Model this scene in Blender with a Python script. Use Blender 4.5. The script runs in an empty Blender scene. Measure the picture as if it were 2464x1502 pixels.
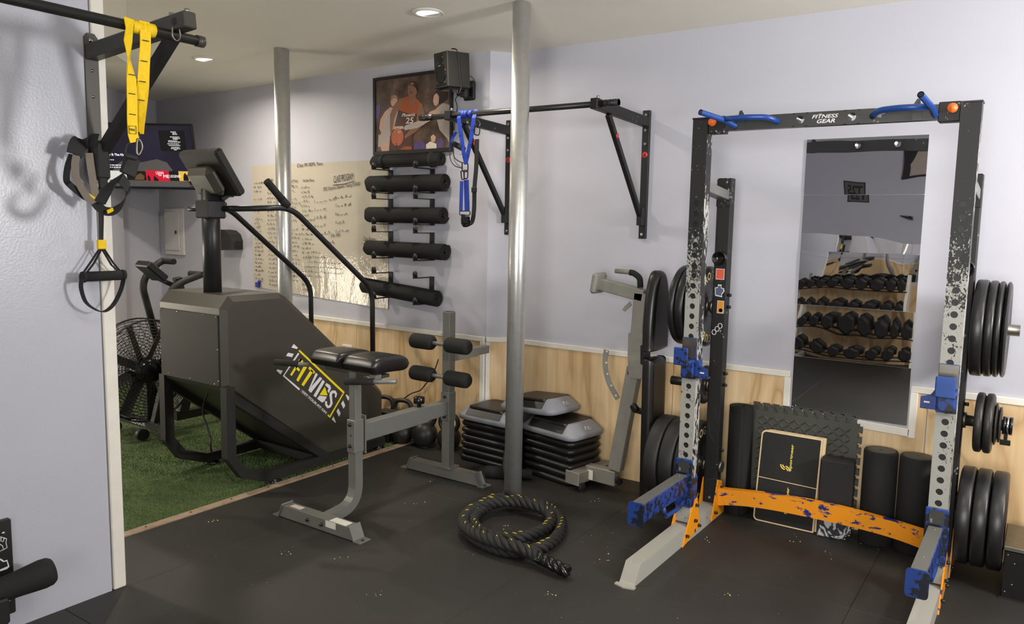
import bpy, math, random
from mathutils import Vector, Matrix
random.seed(7)
scn = bpy.context.scene
COL = scn.collection

# ------------------------------------------------------------------ camera
cam_d = bpy.data.cameras.new('camera')
cam_d.sensor_fit = 'HORIZONTAL'; cam_d.sensor_width = 36.0
cam_d.lens = 36.0 * 1875.5 / 2464.0
cam_d.clip_start = 0.05; cam_d.clip_end = 60
cam = bpy.data.objects.new('camera', cam_d); COL.objects.link(cam)
def cam_matrix(loc, yaw, pitch, roll):
    cy, sy, cp, sp = math.cos(yaw), math.sin(yaw), math.cos(pitch), math.sin(pitch)
    fwd = Vector((sy*cp, cy*cp, -sp)); right = Vector((cy, -sy, 0)); up = right.cross(fwd)
    r2 = math.cos(roll)*right + math.sin(roll)*up
    u2 = -math.sin(roll)*right + math.cos(roll)*up
    m = Matrix(((r2.x, u2.x, -fwd.x, loc[0]), (r2.y, u2.y, -fwd.y, loc[1]), (r2.z, u2.z, -fwd.z, loc[2]), (0, 0, 0, 1)))
    return m
cam.matrix_world = cam_matrix((0, -4.0977, 1.5), -0.60178, 0.11367, 0.018585)
scn.camera = cam

# ------------------------------------------------------------------ world, lights, exposure
w = bpy.data.worlds.new('world'); scn.world = w; w.use_nodes = True
w.node_tree.nodes['Background'].inputs[0].default_value = (0.75, 0.85, 1.0, 1)
w.node_tree.nodes['Background'].inputs[1].default_value = 0.6
vs = scn.view_settings
vs.view_transform = 'Standard'; vs.look = 'None'; vs.gamma = 1.0; vs.use_curve_mapping = False
vs.exposure = 0.12
CEIL = 2.555
def area(name, loc, target, sx, sy, watts, col=(1, 1, 1), spread=180):
    l = bpy.data.lights.new(name, 'AREA'); l.shape = 'RECTANGLE'; l.size = sx; l.size_y = sy
    l.energy = watts; l.color = col; l.spread = math.radians(spread)
    o = bpy.data.objects.new(name, l); COL.objects.link(o); o.location = loc
    o.rotation_euler = (Vector(target)-Vector(loc)).to_track_quat('-Z', 'Y').to_euler()
    return o
# key lamp from the right, set in an added end-wall window, then rear fill
area('window_daylight', (1.93, -1.3, 1.80), (-3, -1.7, 3.6), 0.46, 0.5, 96, (1.0, 0.985, 0.965))
area('rear_window_daylight', (0.3, -5.9, 1.55), (-0.7, 0, 2.0), 1.4, 1.5, 40, (1.0, 0.98, 0.95), 95)  # added fill from behind the camera; no opening is built there
DOWNLIGHTS = [(-2.86, -0.78), (-5.02, -0.67), (-0.5, -2.6), (-4.8, -2.6), (0.9, -1.2)]  # the last three are added for fill, out of view
DOWN_W = 10.5; DOWN_K = [1.0, 1.7, 1.0, 3.0, 1.0]

# ------------------------------------------------------------------ materials
def lin(c): return tuple(((v/255.0)/12.92 if v/255.0 <= 0.04045 else ((v/255.0+0.055)/1.055)**2.4) for v in c)
MATS = {}
def new_mat(name):
    m = bpy.data.materials.new(name); m.use_nodes = True
    nt = m.node_tree; b = nt.nodes['Principled BSDF']; MATS[name] = m
    return m, nt, b
def N(nt, t, **kw):
    n = nt.nodes.new(t)
    for k, v in kw.items():
        if k in n.inputs: n.inputs[k].default_value = v
        else: setattr(n, k, v)
    return n
def obj_coord(nt, scale=(1, 1, 1), rot=(0, 0, 0), out='Object'):
    t = N(nt, 'ShaderNodeTexCoord'); mp = N(nt, 'ShaderNodeMapping')
    mp.inputs['Scale'].default_value = scale; mp.inputs['Rotation'].default_value = rot
    nt.links.new(t.outputs[out], mp.inputs['Vector']); return mp.outputs[0]
def ramp(nt, fac, stops, interp='LINEAR'):
    r = N(nt, 'ShaderNodeValToRGB'); r.color_ramp.interpolation = interp
    els = r.color_ramp.elements
    while len(els) < len(stops): els.new(0.5)
    for e, (p, c) in zip(els, stops): e.position = p; e.color = (*c, 1) if len(c) == 3 else c
    nt.links.new(fac, r.inputs[0]); return r.outputs[0]
def plain(name, c, rough=0.5, metal=0.0, var=0.06, vscale=6.0, bump=0.0, bscale=80.0, spec=None, coat=0.0):
    m, nt, b = new_mat(name)
    lc = lin(c); b.inputs['Roughness'].default_value = rough; b.inputs['Metallic'].default_value = metal
    if spec is not None: b.inputs['Specular IOR Level'].default_value = spec
    if coat: b.inputs['Coat Weight'].default_value = coat; b.inputs['Coat Roughness'].default_value = 0.1
    v = obj_coord(nt)
    nz = N(nt, 'ShaderNodeTexNoise', Scale=vscale, Detail=4.0); nt.links.new(v, nz.inputs['Vector'])
    nt.links.new(ramp(nt, nz.outputs['Fac'], [(0.25, tuple(x*(1-var) for x in lc)), (0.75, tuple(min(1, x*(1+var)) for x in lc))]), b.inputs['Base Color'])
    if bump:
        n2 = N(nt, 'ShaderNodeTexNoise', Scale=bscale, Detail=3.0); nt.links.new(v, n2.inputs['Vector'])
        bp_ = N(nt, 'ShaderNodeBump', Strength=bump, Distance=0.004); nt.links.new(n2.outputs['Fac'], bp_.inputs['Height'])
        nt.links.new(bp_.outputs[0], b.inputs['Normal'])
    return m
def worn(name, base, chip, thr=0.62, scale=40, rough=0.45, metal=0.0, zlo=None, zhi=None, stretch=(1, 1, 1), soft=0.012, gain=0.34):
    """painted steel with chips; below zlo..zhi the chips take over"""
    m, nt, b = new_mat(name); b.inputs['Roughness'].default_value = rough; b.inputs['Metallic'].default_value = metal
    v = obj_coord(nt, stretch)
    nz = N(nt, 'ShaderNodeTexNoise', Scale=scale, Detail=6.0, Roughness=0.62); nt.links.new(v, nz.inputs['Vector'])
    fac = nz.outputs['Fac']
    big = N(nt, 'ShaderNodeTexNoise', Scale=scale*0.16, Detail=2.0); nt.links.new(v, big.inputs['Vector'])
    mx = N(nt, 'ShaderNodeMath', operation='MULTIPLY_ADD'); nt.links.new(big.outputs['Fac'], mx.inputs[0]); mx.inputs[1].default_value = 0.55
    nt.links.new(fac, mx.inputs[2]); fac = mx.outputs[0]
    if zlo is not None:
        t = N(nt, 'ShaderNodeTexCoord'); s = N(nt, 'ShaderNodeSeparateXYZ'); nt.links.new(t.outputs['Object'], s.inputs[0])
        mr = N(nt, 'ShaderNodeMapRange'); nt.links.new(s.outputs['Z'], mr.inputs['Value'])
        mr.inputs['From Min'].default_value = zlo; mr.inputs['From Max'].default_value = zhi
        mr.inputs['To Min'].default_value = gain; mr.inputs['To Max'].default_value = 0.0
        ad = N(nt, 'ShaderNodeMath', operation='ADD'); nt.links.new(fac, ad.inputs[0]); nt.links.new(mr.outputs[0], ad.inputs[1]); fac = ad.outputs[0]
    sc = N(nt, 'ShaderNodeMath', operation='MULTIPLY'); nt.links.new(fac, sc.inputs[0]); sc.inputs[1].default_value = 0.6
    t0 = (thr+0.275)*0.6
    nt.links.new(ramp(nt, sc.outputs[0], [(t0-soft, lin(base)), (t0+soft, lin(chip))]), b.inputs['Base Color'])
    return m
def emit(name, c, strength):
    m, nt, b = new_mat(name); b.inputs['Base Color'].default_value = (*lin(c), 1); b.inputs['Roughness'].default_value = 0.3
    b.inputs['Emission Color'].default_value = (*lin(c), 1); b.inputs['Emission Strength'].default_value = strength
    return m
def M(n): return MATS[n]

plain('paint', (185, 185, 196), 0.55, var=0.025, vscale=1.5, bump=0.06, bscale=45)
plain('paint_left', (186, 188, 199), 0.30, var=0.03, vscale=2.5, bump=0.16, bscale=110)
plain('ceiling_paint', (234, 229, 217), 0.8, var=0.02, vscale=1.2, bump=0.22, bscale=9)
plain('soffit_paint', (214, 208, 190), 0.8, var=0.02)
plain('white_trim', (228, 224, 214), 0.5, var=0.05, vscale=14, bump=0.1)
plain('old_wood', (150, 130, 108), 0.7, var=0.25, vscale=22)
plain('black_metal', (22, 22, 23), 0.5, var=0.12, vscale=20)
plain('black_gloss', (14, 14, 15), 0.22, var=0.1)
plain('charcoal', (70, 67, 61), 0.40, metal=0.2, var=0.05, vscale=3, spec=0.5)
plain('charcoal_dark', (35, 34, 32), 0.62, var=0.06, spec=0.35)
plain('rail_black', (34, 34, 36), 0.38, var=0.05)
plain('silver', (208, 208, 206), 0.33, metal=0.75, var=0.06, vscale=30, bump=0.12, bscale=60)
plain('chrome', (190, 190, 192), 0.18, metal=1.0, var=0.03)
plain('steel', (120, 116, 108), 0.35, metal=0.9, var=0.12, vscale=30)
plain('bench_grey', (122, 122, 118), 0.4, metal=0.25, var=0.06, vscale=14, bump=0.05, bscale=200)
plain('bench_grey_old', (140, 138, 130), 0.45, metal=0.2, var=0.10, vscale=18, bump=0.06, bscale=150)
plain('vinyl', (24, 22, 22), 0.33, var=0.12, vscale=10, bump=0.08, bscale=240, spec=0.6)
plain('foam', (27, 26, 26), 0.85, var=0.15, vscale=60, bump=0.25, bscale=420)
plain('rubber', (33, 32, 32), 0.55, var=0.12, vscale=16, bump=0.05, bscale=120)
plain('rubber_shiny', (28, 28, 29), 0.36, var=0.15, vscale=14, bump=0.06, bscale=90)
plain('iron', (46, 45, 44), 0.42, metal=0.3, var=0.15, vscale=24, bump=0.15, bscale=160)
plain('step_grey', (138, 140, 148), 0.5, var=0.04, vscale=8, bump=0.05, bscale=300)
plain('step_black', (28, 27, 27), 0.38, var=0.1)
plain('mat_black', (23, 22, 21), 0.75, spec=0.3, var=0.08, vscale=10, bump=0.05, bscale=300)
plain('tile_foam', (64, 64, 58), 0.5, var=0.08)
plain('white_plastic', (226, 224, 218), 0.4, var=0.02)
plain('panel_white', (206, 203, 204), 0.45, var=0.04, vscale=20)
plain('yellow_web', (240, 200, 8), 0.7, var=0.06, vscale=60, bump=0.15, bscale=500)
plain('black_web', (28, 28, 29), 0.72, var=0.12, vscale=60, bump=0.2, bscale=500)
plain('taupe_web', (122, 112, 102), 0.75, var=0.06, vscale=60, bump=0.2, bscale=500)
plain('blue_web', (24, 58, 164), 0.6, var=0.08, vscale=50, bump=0.15, bscale=500)
plain('blue_paint', (26, 66, 138), 0.35, var=0.12, vscale=20)
plain('ink', (40, 38, 40), 0.6, var=0.02)
plain('ink_yellow', (238, 218, 30), 0.5, var=0.03)
plain('ink_gold', (232, 206, 96), 0.5, var=0.03)
plain('ink_white', (226, 224, 228), 0.5, var=0.03)
plain('ink_cream', (206, 190, 140), 0.5, var=0.03)
plain('ink_grey', (92, 90, 86), 0.5, var=0.03)
plain('orange', (236, 108, 42), 0.4, var=0.04)
plain('orange_sticker', (222, 92, 62), 0.5, var=0.06)
plain('amber_sticker', (228, 150, 44), 0.5, var=0.06)
plain('slate_sticker', (86, 98, 124), 0.5, var=0.2, vscale=120)
plain('red_sticker', (208, 52, 44), 0.45, var=0.04)
plain('ply_edge', (222, 196, 156), 0.6, var=0.1, vscale=60)
plain('grip_tape', (34, 33, 32), 0.85, var=0.08, vscale=50, bump=0.2, bscale=500)
plain('marker_blue', (24, 34, 140), 0.4, var=0.05)
plain('rope', (30, 29, 28), 0.7, var=0.2, vscale=80, bump=0.3, bscale=260)
plain('cable', (22, 22, 22), 0.5, var=0.05)
worn('rack_worn', (19, 19, 20), (152, 152, 146), thr=0.70, scale=120, zlo=1.10, zhi=1.62, rough=0.6, stretch=(1, 1, 0.7), gain=0.34)
worn('rack_edge', (26, 26, 27), (172, 172, 168), thr=0.60, scale=60, zlo=-2.2, zhi=2.0, rough=0.42, stretch=(1, 1, 0.5))
worn('rack_black', (20, 20, 21), (150, 150, 146), thr=0.69, scale=44, rough=0.55)
worn('rack_bar', (54, 55, 54), (130, 130, 126), thr=0.72, scale=40, rough=0.4)
worn('foot_grey', (158, 156, 148), (96, 92, 84), thr=0.70, scale=40, rough=0.5)
worn('yellow_worn', (230, 146, 22), (28, 44, 110), thr=0.645, scale=26, rough=0.4, stretch=(0.6, 1, 1.2))
worn('blue_worn', (28, 60, 132), (24, 27, 36), thr=0.55, scale=34, rough=0.42)
worn('arm_top', (92, 92, 88), (66, 66, 66), thr=0.75, scale=30, rough=0.45)
worn('bar_worn', (36, 36, 36), (86, 84, 78), thr=0.66, scale=50, rough=0.35, stretch=(0.3, 1, 1))

def ply():
    m, nt, b = new_mat('plywood'); b.inputs['Roughness'].default_value = 0.5
    v = obj_coord(nt, (1.0, 1.0, 0.32))
    w1 = N(nt, 'ShaderNodeTexNoise', Scale=2.6, Detail=2.5, Distortion=0.9); nt.links.new(v, w1.inputs['Vector'])
    mu = N(nt, 'ShaderNodeMath', operation='MULTIPLY'); nt.links.new(w1.outputs['Fac'], mu.inputs[0]); mu.inputs[1].default_value = 9.0
    fr = N(nt, 'ShaderNodeMath', operation='PINGPONG'); nt.links.new(mu.outputs[0], fr.inputs[0]); fr.inputs[1].default_value = 1.0
    col = ramp(nt, fr.outputs[0], [(0.0, lin((194, 160, 116))), (0.22, lin((215, 184, 140))), (0.6, lin((224, 195, 152))), (1.0, lin((230, 203, 163)))])
    fine = N(nt, 'ShaderNodeTexNoise', Scale=38.0, Detail=5.0); vf = obj_coord(nt, (1.0, 1.0, 0.06)); nt.links.new(vf, fine.inputs['Vector'])
    fc = ramp(nt, fine.outputs['Fac'], [(0.3, (0.86, 0.84, 0.80)), (0.7, (1.05, 1.04, 1.02))])
    mx = N(nt, 'ShaderNodeMix', data_type='RGBA', blend_type='MULTIPLY'); mx.inputs[0].default_value = 1.0
    nt.links.new(col, mx.inputs[6]); nt.links.new(fc, mx.inputs[7]); nt.links.new(mx.outputs[2], b.inputs['Base Color'])
    return m
ply()
def floor_rubber():
    m, nt, b = new_mat('floor_rubber'); b.inputs['Roughness'].default_value = 0.56
    b.inputs['Specular IOR Level'].default_value = 0.45
    v = obj_coord(nt)
    n1 = N(nt, 'ShaderNodeTexNoise', Scale=2.2, Detail=5.0); nt.links.new(v, n1.inputs['Vector'])
    base = ramp(nt, n1.outputs['Fac'], [(0.3, lin((38, 37, 35))), (0.7, lin((47, 45, 42)))])
    n2 = N(nt, 'ShaderNodeTexVoronoi', Scale=150.0); nt.links.new(v, n2.inputs['Vector'])
    sp = ramp(nt, n2.outputs['Color'], [(0.0, (0, 0, 0)), (0.93, (0, 0, 0)), (0.97, (1, 1, 1))])
    mx = N(nt, 'ShaderNodeMix', data_type='RGBA'); nt.links.new(sp, mx.inputs[0]); nt.links.new(base, mx.inputs[6]); mx.inputs[7].default_value = (*lin((64, 61, 57)), 1)
    nt.links.new(mx.outputs[2], b.inputs['Base Color'])
    n3 = N(nt, 'ShaderNodeTexNoise', Scale=260.0, Detail=2.0); nt.links.new(v, n3.inputs['Vector'])
    bm = N(nt, 'ShaderNodeBump', Strength=0.35, Distance=0.003); nt.links.new(n3.outputs['Fac'], bm.inputs['Height']); nt.links.new(bm.outputs[0], b.inputs['Normal'])
floor_rubber()
plain('turf_base', (66, 82, 46), 0.9, var=0.2, vscale=9)
plain('turf_blade', (98, 122, 70), 0.7, var=0.3, vscale=7)
def marble():
    m, nt, b = new_mat('marble_foam'); b.inputs['Roughness'].default_value = 0.6
    v = obj_coord(nt)
    n1 = N(nt, 'ShaderNodeTexNoise', Scale=13.0, Detail=1.0, Distortion=2.2); nt.links.new(v, n1.inputs['Vector'])
    mu = N(nt, 'ShaderNodeMath', operation='MULTIPLY'); nt.links.new(n1.outputs['Fac'], mu.inputs[0]); mu.inputs[1].default_value = 5.0
    pp = N(nt, 'ShaderNodeMath', operation='PINGPONG'); nt.links.new(mu.outputs[0], pp.inputs[0]); pp.inputs[1].default_value = 1.0
    nt.links.new(ramp(nt, pp.outputs[0], [(0.3, lin((34, 36, 44))), (0.42, lin((120, 124, 130))), (0.56, lin((190, 192, 194)))]), b.inputs['Base Color'])
marble()
def film():
    m, nt, b = new_mat('plastic_film'); b.inputs['Base Color'].default_value = (*lin((190, 182, 166)), 1)
    b.inputs['Roughness'].default_value = 0.06; b.inputs['Specular IOR Level'].default_value = 0.5
    v = obj_coord(nt, (1, 1, 0.35))
    n1 = N(nt, 'ShaderNodeTexNoise', Scale=7.0, Detail=4.0, Distortion=0.5); nt.links.new(v, n1.inputs['Vector'])
    n2 = N(nt, 'ShaderNodeTexNoise', Scale=60.0, Detail=2.0); nt.links.new(obj_coord(nt), n2.inputs['Vector'])
    ad = N(nt, 'ShaderNodeMath', operation='MULTIPLY_ADD'); nt.links.new(n2.outputs['Fac'], ad.inputs[0]); ad.inputs[1].default_value = 0.12; nt.links.new(n1.outputs['Fac'], ad.inputs[2])
    bm = N(nt, 'ShaderNodeBump', Strength=0.35, Distance=0.02); nt.links.new(ad.outputs[0], bm.inputs['Height']); nt.links.new(bm.outputs[0], b.inputs['Normal'])
film()
def mirror():
    m, nt, b = new_mat('mirror_glass'); b.inputs['Base Color'].default_value = (0.80, 0.80, 0.81, 1)
    b.inputs['Metallic'].default_value = 1.0; b.inputs['Roughness'].default_value = 0.012
    v = obj_coord(nt, (1, 1, 1))
    n1 = N(nt, 'ShaderNodeTexNoise', Scale=3.2, Detail=0.5); nt.links.new(v, n1.inputs['Vector'])
    bm = N(nt, 'ShaderNodeBump', Strength=0.06, Distance=0.04); nt.links.new(n1.outputs['Fac'], bm.inputs['Height']); nt.links.new(bm.outputs[0], b.inputs['Normal'])
mirror()
def glass_print():
    m, nt, b = new_mat('poster_dark'); v = obj_coord(nt)
    n1 = N(nt, 'ShaderNodeTexNoise', Scale=9.0, Detail=3.0); nt.links.new(v, n1.inputs['Vector'])
    nt.links.new(ramp(nt, n1.outputs['Fac'], [(0.3, lin((58, 46, 40))), (0.55, lin((92, 74, 64))), (0.7, lin((120, 98, 92)))]), b.inputs['Base Color'])
    b.inputs['Roughness'].default_value = 0.25
glass_print()
for nm, c in (('print_skin', (138, 98, 78)), ('print_skin_pale', (196, 160, 142)), ('print_orange', (160, 84, 52)), ('print_brown', (84, 58, 52)), ('print_white', (176, 164, 156)),
              ('print_hair', (52, 40, 36)), ('print_violet', (92, 76, 122)), ('print_cream', (214, 202, 190)), ('print_ball', (176, 98, 68)), ('print_shadow', (112, 78, 62)), ('print_blond', (150, 116, 84))):
    plain(nm, c, 0.22, var=0.07, vscale=60)
emit('lamp_glow', (255, 246, 228), 9.0)
emit('daylight_pane', (255, 246, 228), 14.0)
def screen():
    m, nt, b = new_mat('screen_navy'); v = obj_coord(nt)
    n1 = N(nt, 'ShaderNodeTexNoise', Scale=3.0, Detail=1.0); nt.links.new(v, n1.inputs['Vector'])
    c = ramp(nt, n1.outputs['Fac'], [(0.35, lin((14, 15, 34))), (0.55, lin((30, 22, 46))), (0.7, lin((14, 32, 44)))])
    b.inputs['Base Color'].default_value = (0.005, 0.005, 0.008, 1); b.inputs['Roughness'].default_value = 0.15
    nt.links.new(c, b.inputs['Emission Color']); b.inputs['Emission Strength'].default_value = 0.8
screen()
emit('screen_black', (6, 6, 8), 0.6); emit('screen_white', (225, 225, 230), 1.0); emit('screen_red', (176, 12, 42), 0.8)
emit('screen_grey', (74, 70, 70), 0.7); emit('screen_brown', (92, 70, 44), 0.6); emit('screen_pale', (196, 200, 196), 0.7); emit('screen_gold', (196, 160, 70), 0.7)
emit('screen_plum', (96, 50, 80), 0.6); emit('screen_dark', (18, 14, 12), 0.5)

# ------------------------------------------------------------------ mesh builder
def V(*a): return Vector(a[0]) if len(a) == 1 else Vector(a)
class MB:
    def __init__(s): s.v = []; s.f = []; s.m = []; s.s = []
    def add(s, vs_, fs, mi=0, smooth=False):
        o = len(s.v); s.v.extend([tuple(p) for p in vs_])
        for f in fs: s.f.append([i+o for i in f]); s.m.append(mi); s.s.append(smooth)
        return s
    def obox(s, c, ax, ay, az, sx, sy, sz, mi=0, bev=0.0):
        c = V(c); ax, ay, az = V(ax).normalized(), V(ay).normalized(), V(az).normalized()
        hx, hy, hz = sx/2, sy/2, sz/2
        b = min(bev, hx*0.99, hy*0.99, hz*0.99)
        P = lambda x, y, z: c+ax*x+ay*y+az*z
        if b <= 0:
            vs_ = [P(x, y, z) for z in (-hz, hz) for y in (-hy, hy) for x in (-hx, hx)]
            return s.add(vs_, [(0, 2, 3, 1), (4, 5, 7, 6), (0, 1, 5, 4), (2, 6, 7, 3), (0, 4, 6, 2), (1, 3, 7, 5)], mi)
        vs_, idx = [], {}
        for sx_ in (-1, 1):
            for sy_ in (-1, 1):
                for sz_ in (-1, 1):
                    for k in range(3):
                        d = [hx, hy, hz]
                        for j in range(3):
                            if j != k: d[j] -= b
                        idx[(sx_, sy_, sz_, k)] = len(vs_); vs_.append(P(sx_*d[0], sy_*d[1], sz_*d[2]))
        fs = []
        for k in range(3):
            a, q = (k+1) % 3, (k+2) % 3
            for sg in (-1, 1):
                fc = []
                for (i, j) in ((-1, -1), (1, -1), (1, 1), (-1, 1)):
                    t = [0, 0, 0]; t[k] = sg; t[a] = i; t[q] = j; fc.append(idx[(*t, k)])
                fs.append(fc if sg > 0 else fc[::-1])
            for i in (-1, 1):
                for j in (-1, 1):
                    t0 = [0, 0, 0]; t1 = [0, 0, 0]; t0[k] = -1; t1[k] = 1
                    for t in (t0, t1): t[a] = i; t[q] = j
                    fc = [idx[(*t0, a)], idx[(*t1, a)], idx[(*t1, q)], idx[(*t0, q)]]
                    fs.append(fc if i*j < 0 else fc[::-1])
        for sx_ in (-1, 1):
            for sy_ in (-1, 1):
                for sz_ in (-1, 1):
                    fc = [idx[(sx_, sy_, sz_, k)] for k in range(3)]
                    fs.append(fc if sx_*sy_*sz_ > 0 else fc[::-1])
        return s.add(vs_, fs, mi)
    def box(s, x0, x1, y0, y1, z0, z1, mi=0, bev=0.0):
        return s.obox(((x0+x1)/2, (y0+y1)/2, (z0+z1)/2), (1, 0, 0), (0, 1, 0), (0, 0, 1), abs(x1-x0), abs(y1-y0), abs(z1-z0), mi, bev)
    def bar(s, p0, p1, w, h, up=(0, 0, 1), mi=0, bev=0.003):
        p0, p1 = V(p0), V(p1); d = (p1-p0); L = d.length; d.normalize()
        side = d.cross(V(up)); side.normalize(); u = side.cross(d)
        return s.obox((p0+p1)/2, d, side, u, L, w, h, mi, bev)
    def tube(s, pts, r, n=10, closed=False, mi=0, caps=True, smooth=True):
        pts = [V(p) for p in pts]; k = len(pts); rs = r if isinstance(r, (list, tuple)) else [r]*k
        tang = []
        for i in range(k):
            if closed: t = pts[(i+1) % k]-pts[i-1]
            else: t = pts[min(i+1, k-1)]-pts[max(i-1, 0)]
            tang.append(t.normalized())
        a = Vector((0, 0, 1)) if abs(tang[0].z) < 0.9 else Vector((1, 0, 0))
        u = (a-tang[0]*a.dot(tang[0])).normalized(); vs_ = []
        for i in range(k):
            u = (u-tang[i]*u.dot(tang[i])).normalized(); w_ = tang[i].cross(u)
            for j in range(n):
                an = 2*math.pi*j/n; vs_.append(pts[i]+(u*math.cos(an)+w_*math.sin(an))*rs[i])
        fs = []
        for i in range(k if closed else k-1):
            i2 = (i+1) % k
            for j in range(n):
                j2 = (j+1) % n; fs.append((i*n+j, i*n+j2, i2*n+j2, i2*n+j))
        s.add(vs_, fs, mi, smooth)
        if caps and not closed:
            o = len(s.v)-len(vs_)
            s.f.append([o+j for j in range(n)][::-1]); s.m.append(mi); s.s.append(False)
            s.f.append([o+(k-1)*n+j for j in range(n)]); s.m.append(mi); s.s.append(False)
        return s
    def cyl(s, p0, p1, r0, r1=None, n=16, mi=0):
        return s.tube([p0, p1], [r0, r0 if r1 is None else r1], n, mi=mi)
    def lathe(s, prof, o, axis=(0, 0, 1), n=28, mi=0, smooth=True):
        o = V(o); ax = V(axis).normalized(); a = Vector((0, 0, 1)) if abs(ax.z) < 0.9 else Vector((1, 0, 0))
        u = (a-ax*a.dot(ax)).normalized(); w_ = ax.cross(u); vs_ = []; fs = []
        for (r, h) in prof:
            for j in range(n):
                an = 2*math.pi*j/n; vs_.append(o+ax*h+(u*math.cos(an)+w_*math.sin(an))*max(r, 1e-5))
        for i in range(len(prof)-1):
            for j in range(n):
                j2 = (j+1) % n; fs.append((i*n+j, i*n+j2, (i+1)*n+j2, (i+1)*n+j))
        s.add(vs_, fs, mi, smooth)
        if prof[0][0] > 1e-4: s.add(vs_[:n], [tuple(range(n))[::-1]], mi)
        if prof[-1][0] > 1e-4: s.add(vs_[-n:], [tuple(range(n))], mi)
        return s
    def prism(s, poly, d, mi=0):
        """closed polygon of 3D points extruded by vector d"""
        p = [V(q) for q in poly]; d = V(d); n = len(p)
        fs = [tuple(range(n))[::-1], tuple(range(n, 2*n))]
        for i in range(n):
            j = (i+1) % n; fs.append((i, j, j+n, i+n))
        return s.add(p+[q+d for q in p], fs, mi)
    def flat(s, poly, mi=0): return s.add([V(q) for q in poly], [tuple(range(len(poly)))], mi)
    def ribbon(s, pts, wdir, w, t=0.002, mi=0):
        """webbing: flat strap swept along pts; wdir one vector or one for each point"""
        pts = [V(p) for p in pts]; k = len(pts); vs_ = []
        for i in range(k):
            tg = (pts[min(i+1, k-1)]-pts[max(i-1, 0)]).normalized()
            wd = V(wdir[i]) if isinstance(wdir, list) else V(wdir)
            wd = (wd-tg*wd.dot(tg)).normalized(); nn = tg.cross(wd)
            for (a, b) in ((-1, -1), (1, -1), (1, 1), (-1, 1)): vs_.append(pts[i]+wd*a*w/2+nn*b*t/2)
        fs = [(0, 1, 2, 3), tuple((k-1)*4+q for q in (3, 2, 1, 0))]
        for i in range(k-1):
            for j in range(4):
                j2 = (j+1) % 4; fs.append((i*4+j, (i+1)*4+j, (i+1)*4+j2, i*4+j2))
        return s.add(vs_, fs, mi)
    def loops(s, rings, mi=0, smooth=True, cap0=True, cap1=True):
        n = len(rings[0]); vs_ = [V(p) for r in rings for p in r]; fs = []
        for i in range(len(rings)-1):
            for j in range(n):
                j2 = (j+1) % n; fs.append((i*n+j, i*n+j2, (i+1)*n+j2, (i+1)*n+j))
        s.add(vs_, fs, mi, smooth)
        if cap0: s.add(rings[0], [tuple(range(n))[::-1]], mi)
        if cap1: s.add(rings[-1], [tuple(range(n))], mi)
        return s
    def text(s, body, o, xd, yd, h, mi=0, width=None, shear=0.0, bold=0.0, center=False, spacing=1.0):
        cu = bpy.data.curves.new('t', 'FONT'); cu.body = body; cu.size = 1.0; cu.shear = shear; cu.offset = bold; cu.resolution_u = 3; cu.space_character = spacing
        ob = bpy.data.objects.new('t', cu); me = bpy.data.meshes.new_from_object(ob)
        vs_ = [v.co.copy() for v in me.vertices]; fs = [tuple(p.vertices) for p in me.polygons]
        bpy.data.objects.remove(ob); bpy.data.curves.remove(cu); bpy.data.meshes.remove(me)
        if not vs_: return s
        x0, x1 = min(v.x for v in vs_), max(v.x for v in vs_); y0, y1 = min(v.y for v in vs_), max(v.y for v in vs_)
        sy = h/(y1-y0); sx = sy if width is None else width/(x1-x0)
        cx = (x0+x1)/2 if center else x0; cyy = (y0+y1)/2 if center else y0
        o, xd, yd = V(o), V(xd).normalized(), V(yd).normalized()
        return s.add([o+xd*(v.x-cx)*sx+yd*(v.y-cyy)*sy for v in vs_], fs, mi)
def arc(c, u, w_, r, a0, a1, n):
    c, u, w_ = V(c), V(u), V(w_)
    return [c+u*(r*math.cos(a0+(a1-a0)*i/n))+w_*(r*math.sin(a0+(a1-a0)*i/n)) for i in range(n+1)]
def spline(pts, per=6, closed=False):
    p = [V(q) for q in pts]; n = len(p); out = []
    for i in range(n if closed else n-1):
        g = lambda k: p[k % n] if closed else p[max(0, min(n-1, k))]
        a, b, c, d = g(i-1), g(i), g(i+1), g(i+2)
        for j in range(per):
            t = j/per
            out.append(0.5*((2*b)+(c-a)*t+(2*a-5*b+4*c-d)*t*t+(3*b-a-3*c+d)*t*t*t))
    if not closed: out.append(p[-1])
    return out
def bend(pts, r=0.05, n=5):
    """polyline with rounded corners"""
    p = [V(q) for q in pts]; out = [p[0]]
    for i in range(1, len(p)-1):
        a = (p[i-1]-p[i]); b = (p[i+1]-p[i]); k = min(r, a.length*0.45, b.length*0.45)
        s0, s1 = p[i]+a.normalized()*k, p[i]+b.normalized()*k
        for j in range(n+1):
            t = j/n; out.append(s0*(1-t)**2+p[i]*2*t*(1-t)+s1*t*t)
    out.append(p[-1]); return out
def rrect(cx, cy, w_, d, r, z, n=4, rot=0.0):
    out = []; cr, sr = math.cos(rot), math.sin(rot)
    for (qx, qy, a0) in ((1, 1, 0), (-1, 1, 90), (-1, -1, 180), (1, -1, 270)):
        for i in range(n+1):
            a = math.radians(a0+90*i/n); x = qx*(w_/2-r)+r*math.cos(a); y = qy*(d/2-r)+r*math.sin(a)
            out.append((cx+x*cr-y*sr, cy+x*sr+y*cr, z))
    return out
OFF = {}
def mesh_of(name, mb, mats, off):
    me = bpy.data.meshes.new(name)
    me.from_pydata([(v[0]-off[0], v[1]-off[1], v[2]-off[2]) for v in mb.v], [], mb.f)
    for m in (mats if isinstance(mats, (list, tuple)) else [mats]): me.materials.append(M(m))
    me.polygons.foreach_set('material_index', mb.m); me.polygons.foreach_set('use_smooth', mb.s)
    me.validate(); me.update()
    return me
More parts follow.
